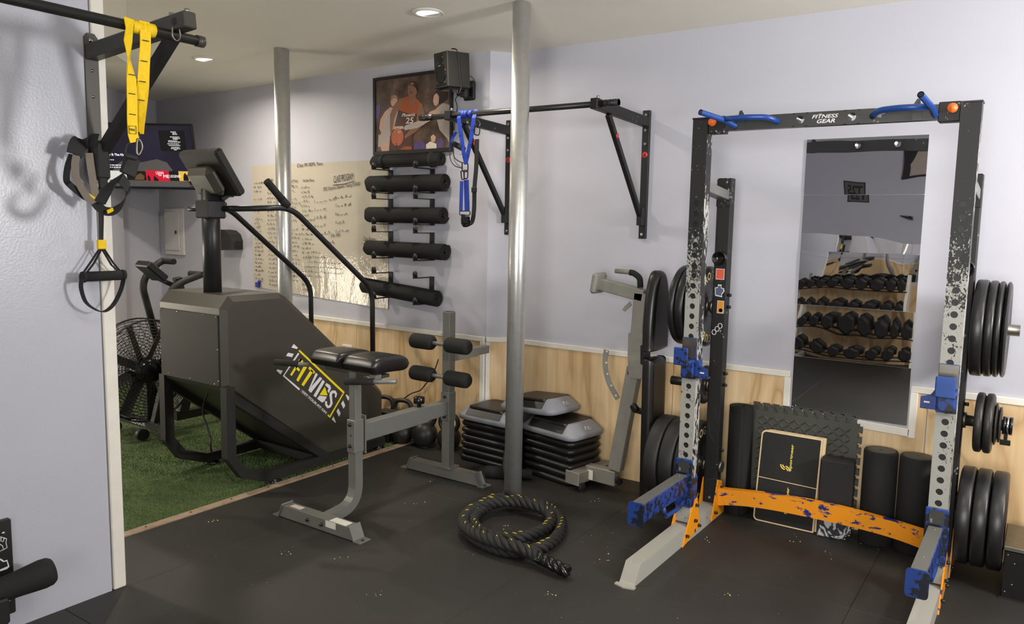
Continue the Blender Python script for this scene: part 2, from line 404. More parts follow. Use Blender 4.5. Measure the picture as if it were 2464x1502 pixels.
def part(name, mb, mats, parent, label=None, kind=None):
    off = OFF[parent.name]; o = bpy.data.objects.new(name, mesh_of(name, mb, mats, off)); COL.objects.link(o)
    o.parent = parent; OFF[o.name] = off
    if label: o['label'] = label
    if kind: o['kind'] = kind
    return o
def thing(name, label, cat, loc=(0, 0, 0), group=None, local=False, rot=(0, 0, 0)):
    o = bpy.data.objects.new(name, None); COL.objects.link(o); o.location = loc; o.rotation_euler = rot; o.empty_display_size = 0.1
    o['label'] = label; o['category'] = cat
    if group: o['group'] = group
    OFF[o.name] = (0, 0, 0) if local else tuple(loc)
    return o
def single(name, mb, mats, label, cat, group=None):
    xs = [v[0] for v in mb.v]; ys = [v[1] for v in mb.v]; zs = [v[2] for v in mb.v]
    loc = ((min(xs)+max(xs))/2, (min(ys)+max(ys))/2, min(zs))
    o = bpy.data.objects.new(name, mesh_of(name, mb, mats, loc)); COL.objects.link(o); o.location = loc; OFF[o.name] = loc
    o['label'] = label; o['category'] = cat
    if group: o['group'] = group
    return o
def struct(name, mb, mats, label=None):
    o = bpy.data.objects.new(name, mesh_of(name, mb, mats, (0, 0, 0))); COL.objects.link(o); OFF[o.name] = (0, 0, 0)
    o['kind'] = 'structure'
    if label: o['label'] = label
    return o
def dup(root, loc=None, rot=None, label=None, group=None):
    r = root.copy(); COL.objects.link(r); OFF[r.name] = OFF[root.name]
    if loc is not None: r.location = loc
    if rot is not None: r.rotation_euler = rot
    if label: r['label'] = label
    if group: r['group'] = group
    for ch in [o for o in list(COL.objects) if o.parent == root]:
        c = ch.copy(); COL.objects.link(c); c.parent = r
        for g in [o for o in list(COL.objects) if o.parent == ch]:
            d = g.copy(); COL.objects.link(d); d.parent = c
    return r
TB = -0.03396
def wb(x, z, off=0.0):
    """point on the long rear wall: x along it, z up, off out into the room"""
    y = -0.1833+math.tan(TB)*x
    return Vector((x, y, z))+Vector((math.sin(TB), -math.cos(TB), 0))*off
WBX = Vector((math.cos(TB), math.sin(TB), 0)); WBN = Vector((math.sin(TB), -math.cos(TB), 0)); UP = Vector((0, 0, 1))

# ================================================================== the setting
def zceil(y): return CEIL-0.08*y if y > -1.5 else CEIL+0.12
mb = MB(); mb.box(-7.0, 2.2, -6.3, 0.25, -0.12, -0.02); floor = struct('floor', mb, 'floor_rubber')
# rubber mats with open joints, each lying on the slab
xs = [-3.47, -2.985, -1.765, -0.545, 0.675, 2.1]; ys = [-6.1, -4.55, -2.72, -0.89, 0.02]
for i in range(len(xs)-1):
    for j in range(len(ys)-1):
        x0, x1, y0, y1 = xs[i], xs[i+1], ys[j], ys[j+1]
        if i == 0 and y1 < -2.9: continue
        g = 0.0006; m_ = MB(); m_.box(x0+g, x1-g, y0+g, y1-g, -0.02, 0.0, bev=0.0015); part('rubber_mat', m_, 'floor_rubber', floor)
mb = MB(); mb.box(-6.95, -3.52, -4.2, 0.1, -0.02, -0.006); turf = struct('floor_turf', mb, 'turf_base')
# turf pile
tv_, tf_ = [], []
rr = random.Random(3)
for i in range(64000):
    x = -3.525-rr.random()*3.3; y = -2.7+rr.random()*2.72
    if rr.random() < 0.35: x = -3.525-rr.random()*1.3; y = -2.3+rr.random()*1.6
    a = rr.random()*6.283; h = 0.009+rr.random()*0.006; w_ = 0.0022
    dx, dy = math.cos(a)*w_, math.sin(a)*w_; lx, ly = (rr.random()-.5)*0.008, (rr.random()-.5)*0.008
    o = len(tv_); tv_ += [(x-dx, y-dy, -0.007), (x+dx, y+dy, -0.007), (x+lx, y+ly, -0.007+h)]; tf_.append((o, o+1, o+2))
mb = MB(); mb.v = tv_; mb.f = tf_; mb.m = [0]*len(tf_); mb.s = [False]*len(tf_)
part('turf_pile', mb, 'turf_blade', turf, kind='stuff')
mb = MB(); mb.box(-3.525, -3.472, -2.9, 0.05, -0.02, 0.006, bev=0.002)
strip = struct('trim_1', mb, 'old_wood', 'worn wooden strip between green turf and black rubber')
for k in range(9):
    m_ = MB(); m_.cyl((-3.498, -2.1+0.24*k, 0.005), (-3.498, -2.1+0.24*k, 0.008), 0.005, n=8); part('screw', m_, 'black_metal', strip)

mb = MB(); n = 24
mb.loops([[(x, 0.3, zceil(.3)), (x, -1.5, zceil(-1.5)), (x, -6.3, zceil(-6.3)), (x, -6.3, 2.95), (x, .3, 2.95)] for x in (-7.0, 2.2)], smooth=False); struct('ceiling', mb, 'ceiling_paint')
TOP = 2.85
AX0 = -2.855; CB = wb(-2.965, 0, -0.012)
mb = MB(); mb.box(AX0, 2.12, 0.012, 0.14, -0.02, TOP); wall_a = struct('wall_right', mb, 'paint')
mb = MB(); mb.prism([(CB.x, CB.y, -0.02), (AX0, 0.012, -0.02), (AX0, 0.14, -0.02), (CB.x, 0.14, -0.02)], (0, 0, TOP)); wall_ret = struct('wall_return', mb, 'paint')
P0, P1 = wb(-6.95, -0.02, -0.012), wb(-2.965, -0.02, -0.012)
mb = MB(); mb.prism([P0, P1, P1+V(0, .25, 0), P0+V(0, .2, 0)], (0, 0, TOP)); wall_b = struct('wall_rear', mb, 'paint')
mb = MB(); mb.box(-6.98, -6.86, -4.3, -3.35, -0.02, TOP); mb.box(-6.98, -6.86, -1.85, 0.3, -0.02, TOP); mb.box(-6.98, -6.86, -3.35, -1.85, -0.02, .30); mb.box(-6.98, -6.86, -3.35, -1.85, 1.0, TOP)
wall_far = struct('wall_far', mb, 'paint')
m_ = MB(); m_.box(-6.86, -6.78, -1.5, -0.33, -0.02, TOP); part('pilaster', m_, 'paint', wall_far)
mb = MB(); mb.box(-6.95, -3.05, -4.3, -4.2, -0.02, TOP); struct('wall_alcove', mb, 'paint')
mb = MB(); mb.box(-3.13, -3.0, -6.2, -2.535, -0.02, TOP); wall_left = struct('wall_left', mb, 'paint_left')
mb = MB(); mb.box(-3.135, -2.994, -2.529, -2.478, -0.0, TOP-0.1, bev=0.004); struct('trim_2', mb, 'white_trim', 'white painted end board of the left wall')
mb = MB(); mb.box(-3.2, 2.2, -6.3, -6.1, -0.02, TOP); wall_cam = struct('wall_behind', mb, 'paint')
# end wall to the right with a window added to frame the key lamp
mb = MB()
mb.box(2.0, 2.12, -6.2, -1.75, -0.02, TOP); mb.box(2.0, 2.12, -0.85, 0.14, -0.02, TOP); mb.box(2.0, 2.12, -1.75, -0.85, -0.02, 1.33); mb.box(2.0, 2.12, -1.75, -0.85, 2.23, TOP)
struct('wall_end', mb, 'paint')
mb = MB(); mb.box(1.99, 2.05, -1.77, -1.71, 1.31, 2.25); mb.box(1.99, 2.05, -0.89, -0.83, 1.31, 2.25); mb.box(1.99, 2.05, -1.71, -0.89, 1.31, 1.37); mb.box(1.99, 2.05, -1.71, -0.89, 2.19, 2.25)
struct('window_1', mb, 'white_trim')

# low daylit window in the alcove, whose glare shows on the plastic sheet
mb = MB(); fr_ = [-3.35, -2.93, -2.62, -2.28, -1.85]
for y in fr_: mb.box(-6.97, -6.84, y-.035, y+.035, .28, 1.02)
for z in (.30, 1.0): mb.box(-6.97, -6.84, -3.35, -1.85, z-.03, z+.03)
w2 = struct('window_2', mb, 'white_trim')
for a, c in zip(fr_[:-1], fr_[1:]):
    m_ = MB(); m_.box(-6.95, -6.94, a+.03, c-.03, .33, .97); part('pane', m_, 'daylight_pane', w2)
# soffit corner above the end of the left wall
mb = MB(); mb.prism([(-3.602,-2.247,2.3),(-4.089,-1.766,2.3),(-4.242,-1.925,2.3)], (0, 0, 0.45)); struct('trim_3', mb, 'soffit_paint', 'cream corner soffit hanging from the ceiling')

# plywood wainscot of the right wall: one child for each sheet
def sheet(poly, parent, d=(0, 0.012, 0)):
    m_ = MB(); m_.prism(poly, d); part('plywood_sheet', m_, 'plywood', parent)
zt = 0.735; fy = 0.0015
MX0, MX1, MZ0, MZ1 = -1.046, -0.503, 0.565, 1.942
sheet([(AX0+.012, fy, 0), (-1.702, fy, 0), (-1.702, fy, zt), (AX0+.012, fy, zt)], wall_a)
sheet([(-1.698, fy, 0), (-0.422, fy, 0), (-0.422, fy, zt), (MX1+.03, fy, zt), (MX1+.03, fy, MZ0-.05), (MX0-.03, fy, MZ0-.03), (MX0-.03, fy, zt), (-1.698, fy, zt)], wall_a)
sheet([(-0.418, fy, 0), (0.8, fy, 0), (0.8, fy, zt), (-0.418, fy, zt)], wall_a)
sheet([(0.804, fy, 0), (1.99, fy, 0), (1.99, fy, zt), (0.804, fy, zt)], wall_a)
rd = (V(AX0, 0.012, 0)-V(CB.x, CB.y, 0)).normalized(); rn = V(rd.y, -rd.x, 0)
q0 = V(CB.x, CB.y, 0)+rd*0.02+rn*0.011; q1 = V(AX0, 0.012, 0)+rn*0.011-rd*0.004
sheet([q0, q1, q1+UP*zt, q0+UP*zt], wall_ret, tuple(-rn*0.010))
for (a, c) in ((-6.8, -5.402), (-5.398, -4.182), (-4.178, -3.012)):
    sheet([wb(a, 0, -.002), wb(c, 0, -.002), wb(c, zt, -.002), wb(a, zt, -.002)], wall_b, tuple(-WBN*0.010))
# painted rails
def rail(name, m_, label): struct(name, m_, 'white_trim', label)
mb = MB(); mb.box(AX0+.02, MX0-.012, -0.006, 0.012, 0.732, 0.764, bev=0.003); mb.box(MX0-.042, MX0-.008, -0.006, 0.012, MZ0-.03, 0.732, bev=0.003)
mb.obox(((MX0+MX1)/2, 0.003, MZ0-.022), (1, 0, -0.03), (0, 1, 0), (0.03, 0, 1), MX1-MX0+.03, 0.018, 0.04, bev=0.003)
mb.box(MX1+.006, MX1+.04, -0.006, 0.012, MZ0-.055, 0.732, bev=0.003); mb.box(MX1+.006, 1.99, -0.006, 0.012, 0.732, 0.764, bev=0.003)
rail('trim_4', mb, 'white chair rail of the right wall stepping around the mirror')
mb = MB(); mb.bar(V(CB.x, CB.y, 0.748)+rn*.009, V(AX0, .012, .748)+rn*.009, 0.018, 0.032); rail('trim_5', mb, 'short white chair rail on the wall return')
mb = MB(); mb.bar(wb(-6.8, 0.748, 0), wb(-2.97, 0.748, 0), 0.018, 0.032); rail('trim_6', mb, 'long white chair rail of the rear wall')
mb = MB(); mb.bar(wb(-2.985, 0.0, 0), wb(-2.985, 0.732, 0), 0.018, 0.036, up=tuple(WBX)); mb.bar(V(CB.x, CB.y, 0)+rd*.012+rn*.006, V(CB.x, CB.y, .732)+rd*.012+rn*.006, 0.014, 0.03, up=tuple(rd))
rail('trim_7', mb, 'white vertical corner strip between two plywood sheets')

# poles
def pole(x, y, r, label, z0=0.0):
    m_ = MB(); m_.cyl((x, y, z0), (x, y, zceil(y)+0.01), r, n=40); single('support_pole', m_, 'silver', label, 'pole', 'silver steel support poles')
pole(-2.31, -0.695, 0.0475, 'silver painted support pole rising out of the coiled battle rope')
pole(-4.258, -0.625, 0.050, 'silver painted support pole behind the stair climber, in front of the writing')

# recessed lights
for k, (x, y) in enumerate(DOWNLIGHTS):
    z = zceil(y); lab = ['recessed ceiling light near the front pole, lit', 'recessed ceiling light above the television corner, lit'][k] if k < 2 else ['recessed ceiling light in front of the mirror wall, out of view', 'recessed ceiling light in the alcove behind the left wall', 'recessed ceiling light beside the end-wall window'][k-2]
    t = thing('recessed_light', lab, 'ceiling light', (x, y, z-.012), 'recessed ceiling lights')
    m_ = MB(); m_.lathe([(.062, 0.008), (.066, -.006), (.082, -.006), (.088, 0.004)], (x, y, z), n=32); part('rim', m_, 'white_trim', t)
    m_ = MB(); m_.lathe([(0.0, -.002), (.064, -.002), (.064, 0.008)], (x, y, z), n=32); part('lens', m_, 'lamp_glow', t)
    l = bpy.data.lights.new('downlight', 'AREA'); l.shape = 'DISK'; l.size = 0.12; l.energy = DOWN_W*DOWN_K[k]; l.color = (1.0, 0.90, 0.76); l.spread = math.radians(160)
    o = bpy.data.objects.new('downlight', l); COL.objects.link(o); o.location = (x, y, z-.016)

# ================================================================== half rack
RL, RR = -1.352, -0.2885          # centre lines of the two uprights
UY0, UY1 = -0.65, -0.585          # front upright, front and back face
BY0, BY1 = -0.295, -0.235         # rear upright
rack = thing('half_rack', 'worn black and bare-metal half rack with yellow braces', 'squat rack', (-0.82, -0.6, 0))
def holed_face(m_, xc, w_, y, z0, z1, holes, r, ny=-1, mi=0, n=16):
    """front plate of a tube with round holes cut through"""
    z = z0; cells = []
    for h in sorted(holes):
        a, c = h-0.0235, h+0.0235
        if a > z+1e-6: m_.add([(xc-w_/2, y, z), (xc+w_/2, y, z), (xc+w_/2, y, a), (xc-w_/2, y, a)], [(0, 1, 2, 3)], mi)
        ring, sq = [], []
        for k in range(n):
            t = 2*math.pi*k/n; cx_, cz_ = math.cos(t), math.sin(t); ring.append((xc+r*cx_, y, h+r*cz_))
            m__ = max(abs(cx_), abs(cz_)); sq.append((xc+w_/2*cx_/m__, y, h+0.0235*cz_/m__))
        m_.add(ring+sq, [(k, (k+1) % n, n+(k+1) % n, n+k)[::-1] for k in range(n)], mi)
        back = [(p[0], y+0.006, p[2]) for p in ring]
        m_.add(ring+back, [(k, (k+1) % n, n+(k+1) % n, n+k) for k in range(n)], mi)
        z = c
    if z1 > z: m_.add([(xc-w_/2, y, z), (xc+w_/2, y, z), (xc+w_/2, y, z1), (xc-w_/2, y, z1)], [(0, 1, 2, 3)], mi)
HOLES = [0.42+0.0474*k for k in range(26)]
for xc in (RL, RR):
    m_ = MB(); holed_face(m_, xc, 0.07, UY0, 0.09, 1.985, HOLES, 0.0135)
    part('front_upright_face', m_, 'rack_worn', rack, 'perforated face worn from black paint to bare grey metal')
    m_ = MB()
    m_.add([(xc-.035, UY0, .09), (xc-.035, UY1, .09), (xc-.035, UY1, 1.985), (xc-.035, UY0, 1.985), (xc+.035, UY0, .09), (xc+.035, UY1, .09), (xc+.035, UY1, 1.985), (xc+.035, UY0, 1.985)],
           [(0, 3, 2, 1), (4, 5, 6, 7), (1, 2, 6, 5), (3, 7, 6, 2), (0, 1, 5, 4)])
    part('front_upright', m_, 'rack_edge', rack)
    m_ = MB(); m_.box(xc-.030, xc+.030, UY0+.007, UY0+.012, .10, 1.95); part('upright_core', m_, 'black_metal', rack)  # black sheet puts the shade inside the holes
    m_ = MB(); m_.box(xc-.038, xc+.038, UY0-.003, UY1+.003, 1.983, 1.99, bev=.001); part('upright_cap', m_, 'black_metal', rack)
    m_ = MB(); m_.box(xc-.035, xc+.035, BY0, BY1, .08, 1.74, bev=.004); ru = part('rear_upright', m_, 'rack_black', rack)
    m_ = MB(); m_.bar((xc, UY1, 1.685), (xc, BY0-.004, 1.655), 0.06, 0.045); part('top_brace', m_, 'bench_grey', rack)
    m_ = MB(); m_.box(xc-.036, xc+.036, BY0-.006, BY0, 1.60, 1.735, bev=.002); part('brace_plate', m_, 'rack_black', rack)
    for z in (1.625, 1.705):
        m_ = MB(); m_.cyl((xc, BY0-.014, z), (xc, BY0-.004, z), .009, n=6); part('bolt', m_, 'black_metal', rack)
    for z in (1.16, 1.10, 0.76, 0.70, 0.36, 0.29):
        m_ = MB(); m_.cyl((xc+.035, BY0+.03, z), (xc+.052, BY0+.03, z), .008, n=6); part('bolt', m_, 'black_metal', rack)
    m_ = MB(); m_.lathe([(.034, 0), (.036, .012), (.036, .03), (.03, .034), (.028, .02), (0, .02)], (xc, BY0, 1.345), (0, -1, 0), n=24); part('band_peg_cap', m_, 'black_gloss', rack)
    # base foot
    m_ = MB(); yb = -0.16; yf = -1.185
    prof = [(yb, 0), (yf-.065, 0), (yf-.05, .012), (yf, .08), (yb, .08)]
    m_.prism([(xc-.0345, y, z) for (y, z) in prof], (.069, 0, 0)); part('foot', m_, 'foot_grey', rack)
    m_ = MB(); m_.prism([(xc-.045, yf-.062, 0.0), (xc+.045, yf-.062, 0.0), (xc+.045, yf-.083, 0.0), (xc, yf-.095, 0), (xc-.045, yf-.083, 0.0)], (0, 0, .006)); part('foot_plate', m_, 'foot_grey', rack)
    # yellow gussets each side of both uprights
    for sd in (-1, 1):
        x = xc+sd*.0352
        m_ = MB(); m_.prism([(x, -.735, .0), (x, -.52, .035), (x, -.575, .20), (x, -.61, .20)], (sd*.006, 0, 0)); g_ = part('gusset', m_, 'yellow_worn', rack)
        for (y, z) in ((-.70, .045), (-.60, .09), (-.592, .165), (-.548, .05)):
            b_ = MB(); b_.cyl((x+sd*.005, y, z), (x+sd*.02, y, z), .008, n=6); part('bolt', b_, 'black_metal', g_)
        m_ = MB(); m_.prism([(x, -.36, .01), (x, -.19, .01), (x, -.235, .19), (x, -.29, .21)], (sd*.006, 0, 0)); g_ = part('gusset', m_, 'yellow_worn', rack)
        for (y, z) in ((-.32, .045), (-.25, .16)):
            b_ = MB(); b_.cyl((x+sd*.005, y, z), (x+sd*.02, y, z), .008, n=6); part('bolt', b_, 'black_metal', g_)
# arched yellow rear stretcher
m_ = MB(); k = 24; top, bot = [], []
for i in range(k+1):
    t = i/k; x = RL+.04+(RR-RL-.08)*t; e = 1-(2*t-1)**4; yb = -.275+.035*(1-(2*t-1)**2)
    zt_ = .158+.024*math.sin(math.pi*t); zb_ = .068+.03*e
    top.append((x, yb, zt_)); bot.append((x, yb, zb_))
vs_ = top+bot+[(p[0], p[1]+.036, p[2]) for p in top]+[(p[0], p[1]+.036, p[2]) for p in bot]; q = k+1
fs = []
for i in range(k):
    fs += [(q+i, q+i+1, i+1, i), (2*q+i, 2*q+i+1, 3*q+i+1, 3*q+i), (i, i+1, 2*q+i+1, 2*q+i), (q+i, 3*q+i, 3*q+i+1, q+i+1)]
m_.add(vs_, fs+[(0, 2*q, 3*q, q), (k, q+k, 3*q+k, 2*q+k)]); part('rear_stretcher', m_, 'yellow_worn', rack, 'arched yellow stretcher with chipped blue paint')
# crossbar with two holes
m_ = MB(); cz = 1.957; ch = 0.058; cy0 = -.635; cx0, cx1 = RL+.036, RR-.036
def hz_plate(m_, x0, x1, hx, r, z0, z1, y, n=18):
    x = x0
    for h in hx:
        a, c = h-.03, h+.03
        m_.add([(x, y, z0), (a, y, z0), (a, y, z1), (x, y, z1)], [(0, 1, 2, 3)])
        ring, sq = [], []
        for k in range(n):
            t = 2*math.pi*k/n; cx_, cz_ = math.cos(t), math.sin(t); ring.append((h+r*cx_, y, (z0+z1)/2+r*cz_))
            mm = max(abs(cx_), abs(cz_)); sq.append((h+.03*cx_/mm, y, (z0+z1)/2+(z1-z0)/2*cz_/mm))
        m_.add(ring+sq, [(k, (k+1) % n, n+(k+1) % n, n+k)[::-1] for k in range(n)])
        m_.add(ring+[(p[0], y+.04, p[2]) for p in ring], [(k, (k+1) % n, n+(k+1) % n, n+k) for k in range(n)])
        x = c
    m_.add([(x, y, z0), (x1, y, z0), (x1, y, z1), (x, y, z1)], [(0, 1, 2, 3)])
hz_plate(m_, cx0, cx1, (-.917, -.712), .0165, cz-ch/2, cz+ch/2, cy0); hz_plate(m_, cx0, cx1, (-.917, -.712), .0165, cz-ch/2, cz+ch/2, cy0+.04)
for z in (cz-ch/2, cz+ch/2): m_.add([(cx0, cy0, z), (cx1, cy0, z), (cx1, cy0+.04, z), (cx0, cy0+.04, z)], [(0, 1, 2, 3)])
cb = part('crossbar', m_, 'rack_bar', rack)
m_ = MB(); m_.text('FITNESS', (-.869, cy0-.0008, 1.958), (1, 0, 0), (0, 0, 1), .0155, shear=.25, width=.105, bold=.02); m_.text('GEAR', (-.848, cy0-.0008, 1.938), (1, 0, 0), (0, 0, 1), .0165, shear=.25, width=.072, bold=.02)
m_.flat([(-.842, cy0-.0008, 1.980), (-.836, cy0-.0008, 1.975), (-.830, cy0-.0008, 1.980), (-.833, cy0-.0008, 1.974), (-.829, cy0-.0008, 1.971), (-.8345, cy0-.0008, 1.9725), (-.840, cy0-.0008, 1.971), (-.838, cy0-.0008, 1.975)])
part('lettering', m_, 'ink_white', cb, 'white slanted lettering reading FITNESS GEAR')
for (xc, sd) in ((RL, 1), (RR, -1)):
    x0 = xc+sd*.035
    m_ = MB(); m_.box(min(x0, x0+sd*.075), max(x0, x0+sd*.075), cy0-.008, cy0+.05, cz-.04, cz+.036, bev=.003); part('crossbar_socket', m_, 'rack_worn' if sd < 0 else 'rack_black', rack)
    m_ = MB(); m_.lathe([(0, 0), (.010, .002), (.017, .012), (.019, .02), (.016, .031), (0, .036)], (x0+sd*.026, cy0-.008, cz+.008), (0, -1, 0), n=20); part('pin_knob', m_, 'orange', rack, 'orange ball knob of the locking pin')
    # blue grip
    xe = x0+sd*.025
    m_ = MB(); path = bend([(x0+sd*.31, cy0-.002, cz-.003), (x0+sd*.28, cy0-.055, cz+.012), (x0+sd*.20, cy0-.075, cz+.014), (x0+sd*.09, cy0-.072, cz+.012)], .03)
    m_.tube(path, .0125, 12); part('pull_up_grip', m_, 'blue_paint', rack, 'blue multi-grip handle welded to the crossbar')
    m_ = MB(); m_.tube([(x0+sd*.125, cy0-.01, cz-.012), (x0+sd*.095, cy0-.065, cz+.008), (x0+sd*.035, cy0-.20, cz+.03)] if sd > 0 else [(x0+sd*.085, cy0-.005, cz-.012), (x0+sd*.09, cy0-.06, cz+.008), (x0+sd*.115, cy0-.20, cz+.04)], .0125, 12, caps=False)
    m_.tube([(x0+sd*.095, cy0-.065, cz+.008), (x0+sd*.035, cy0-.20, cz+.03)] if sd > 0 else [(x0+sd*.09, cy0-.06, cz+.008), (x0+sd*.115, cy0-.20, cz+.04)], .009, 10, mi=1)
    part('pull_up_grip', m_, ['blue_paint', 'black_metal'], rack, 'blue hollow handle end pointing into the room')
    m_ = MB(); m_.prism([(x0+sd*.13, cy0-.004, cz-.03), (x0+sd*.165, cy0-.004, cz-.03), (x0+sd*.165, cy0-.004, cz+.03), (x0+sd*.15, cy0-.004, cz+.055), (x0+sd*.14, cy0-.004, cz+.05)], (0, -.006, 0)); part('grip_bracket', m_, 'rack_bar', rack)
# storage pegs
PZ = (1.095, 0.69, 0.272)
for (xc, sd) in ((RL, -1), (RR, 1)):
    for z in PZ:
        m_ = MB(); x0 = xc+sd*.035
        m_.cyl((x0, -.265, z), (x0+sd*.012, -.265, z), .034, n=20); m_.cyl((x0+sd*.012, -.265, z), (x0+sd*(.176 if sd > 0 else .21), -.265, z), .0235, n=20)
        part('storage_peg', m_, 'steel', rack, 'bare steel plate storage peg')
    m_ = MB(); z = .272
    m_.cyl((xc-sd*.035, -.265, z), (xc-sd*.05, -.265, z), .03, n=18); part('peg_flange', m_, 'steel', rack)
# stickers on the left rear upright
sx, sy_ = RL, BY0-.0012
def st(poly, mat_, name, label, inner=None):
    m_ = MB(); m_.prism([(sx+a, sy_, z) for (a, z) in poly], (0, .001, 0))
    if inner:
        m_.flat([(sx+a, sy_-.0004, z) for (a, z) in inner], 1)
    part(name, m_, mat_, rack, label)
st([(-.022, 1.238), (.022, 1.238), (.022, 1.292), (-.022, 1.292)], ['ink_white', 'orange_sticker'], 'sticker', 'square orange-red sticker with a white border', [(-.0195, 1.241), (.0195, 1.241), (.0195, 1.2895), (-.0195, 1.2895)])
pawn = [(-.02, 1.155), (.016, 1.150), (.014, 1.163), (.027, 1.18), (.024, 1.195), (.010, 1.198), (.010, 1.213), (-.008, 1.213), (-.009, 1.200), (-.024, 1.196), (-.022, 1.172)]
st(pawn, ['ink_white', 'slate_sticker'], 'sticker', 'blue and grey sticker cut to a city skyline', [(a*.8-.0002, 1.181+(z-1.181)*.8) for (a, z) in pawn])
st([(-.007, 1.068), (.027, 1.068), (.027, 1.132), (-.007, 1.132)], ['ink_white', 'amber_sticker'], 'sticker', 'upright orange sticker with a white border', [(-.0045, 1.0705), (.0245, 1.0705), (.0245, 1.1295), (-.0045, 1.1295)])
m_ = MB()
m_.lathe([(0, 0), (.0095, 0)], (sx+.0125, sy_-.0022, 1.084), (0, 1, 0), n=16); part('sticker_motif', m_, 'black_metal', rack)
m_ = MB()
for (a, z) in ((.013, 1.005), (-.002, .988), (-.017, .970)):
    m_.tube([(sx+a+.0105*math.cos(6.283*i/16), sy_, z+.0125*math.sin(6.283*i/16)) for i in range(16)], .002, 6, closed=True)
part('sticker', m_, 'ink_white', rack, 'white sticker of three linked rings')
m_ = MB()
m_.ribbon([(sx-.02, sy_, .50), (sx-.012, sy_, .44), (sx+.004, sy_, .415), (sx+.01, sy_, .405)], (1, 0, 0), .003, .0006); m_.ribbon([(sx+.03, sy_, .60), (sx+.012, sy_, .60), (sx+.010, sy_, .55), (sx+.026, sy_, .50)], (1, 0, 0), .0025, .0006)
m_.ribbon([(sx-.03, sy_, .175), (sx-.015, sy_, .20), (sx+.03, sy_, .215)], (0, 0, 1), .003, .0006); part('scratch', m_, 'rack_bar', rack)

# J-cups: hooked on the uprights, lift off
def j_cup(xc, sd, label):
    t = thing('j_cup', label, 'j-cup', (xc, UY0, .79), 'blue J-cups')
    y = UY0-.004
    m_ = MB(); m_.box(xc-.036, xc+.036, y-.008, y, .79, .985, bev=.003); part('back_plate', m_, 'blue_worn', t)
    m_ = MB(); m_.box(xc-.034, xc+.034, y-.105, y-.008, .868, .885, bev=.003); m_.box(xc-.03, xc+.03, y-.03, y-.008, .80, .868, bev=.004); part('cradle', m_, 'blue_worn', t)
    m_ = MB(); m_.box(xc-.034, xc+.034, y-.112, y-.102, .868, .95, bev=.004); part('lip', m_, 'blue_paint' if sd < 0 else 'blue_worn', t)
    x0 = xc+sd*.036
    m_ = MB(); m_.box(min(x0, x0+sd*.006), max(x0, x0+sd*.006), y-.008, y+.06, .80, .88, bev=.002)
    m_.prism([(x0, y-.01, .80), (x0+sd*.055, y-.01, .80), (x0+sd*.055, y-.01, .845), (x0+sd*.02, y-.01, .858), (x0, y-.01, .89)], (0, .007, 0)); m_.box(min(x0, x0+sd*.055), max(x0, x0+sd*.055), y-.003, y+.04, .797, .803)
    part('side_hook', m_, 'blue_worn', t)
    m_ = MB(); m_.box(min(x0+sd*.022, x0+sd*.042), max(x0+sd*.022, x0+sd*.042), y-.0115, y-.0095, .823, .829); part('slot', m_, 'white_trim', t)
    m_ = MB(); m_.box(xc-.034, xc+.034, y-.0095, y-.008, .89, .983); part('wear_plate', m_, 'steel', t)
j_cup(RL, 1, 'blue J-cup hooked on the left upright of the rack')
j_cup(RR, -1, 'blue J-cup hooked on the right upright of the rack')
# spotter arms
def spotter(xc, label):
    t = thing('spotter_arm', label, 'spotter arm', (xc, -.9, .2), 'blue spotter arms')
    y0 = UY0-.004; y1 = -1.175; z = .288
    m_ = MB(); m_.box(xc-.027, xc+.027, y1, y0-.012, z-.042, z+.042, bev=.004); part('beam', m_, 'blue_worn', t)
    m_ = MB(); m_.box(xc-.025, xc+.025, y1+.01, y0-.03, z+.0415, z+.0465, bev=.001); tp = part('wear_strip', m_, 'arm_top', t)
    for y in (y1+.14, y0-.06):
        m_ = MB(); m_.cyl((xc, y, z+.046), (xc, y, z+.0485), .0045, n=8); part('rivet', m_, 'chrome', tp)
    m_ = MB(); ring = rrect(xc, 0, .074, .102, .014, 0); m_.prism([(p[0], y1-.006, z+p[1]) for p in ring], (0, .008, 0)); part('end_plate', m_, 'blue_worn', t)
    m_ = MB(); m_.box(xc-.042, xc+.042, y0-.010, y0, z-.12, z+.115, bev=.004)
    for sd in (-1, 1): m_.box(xc+sd*.037-.004, xc+sd*.037+.004, y0, y0+.07, z-.12, z+.02, bev=.002)
    part('mount_bracket', m_, 'blue_worn', t)
    m_ = MB()
    m_.box(xc-.026, xc+.026, y0-.0125, y0-.0098, z+.05, z+.105); part('mount_pad', m_, 'rack_bar', t)
    m_ = MB(); m_.tube(bend([(xc+.01, y1+.26, z-.042), (xc+.015, y1+.275, z-.095), (xc+.015, y0-.10, z-.10), (xc+.01, y0-.02, z-.085)], .03), .0105, 10); part('carry_handle', m_, 'blue_worn', t)
spotter(RL, 'blue spotter arm on the left upright, above the grey foot')
spotter(RR, 'blue spotter arm on the right upright, at the right edge')

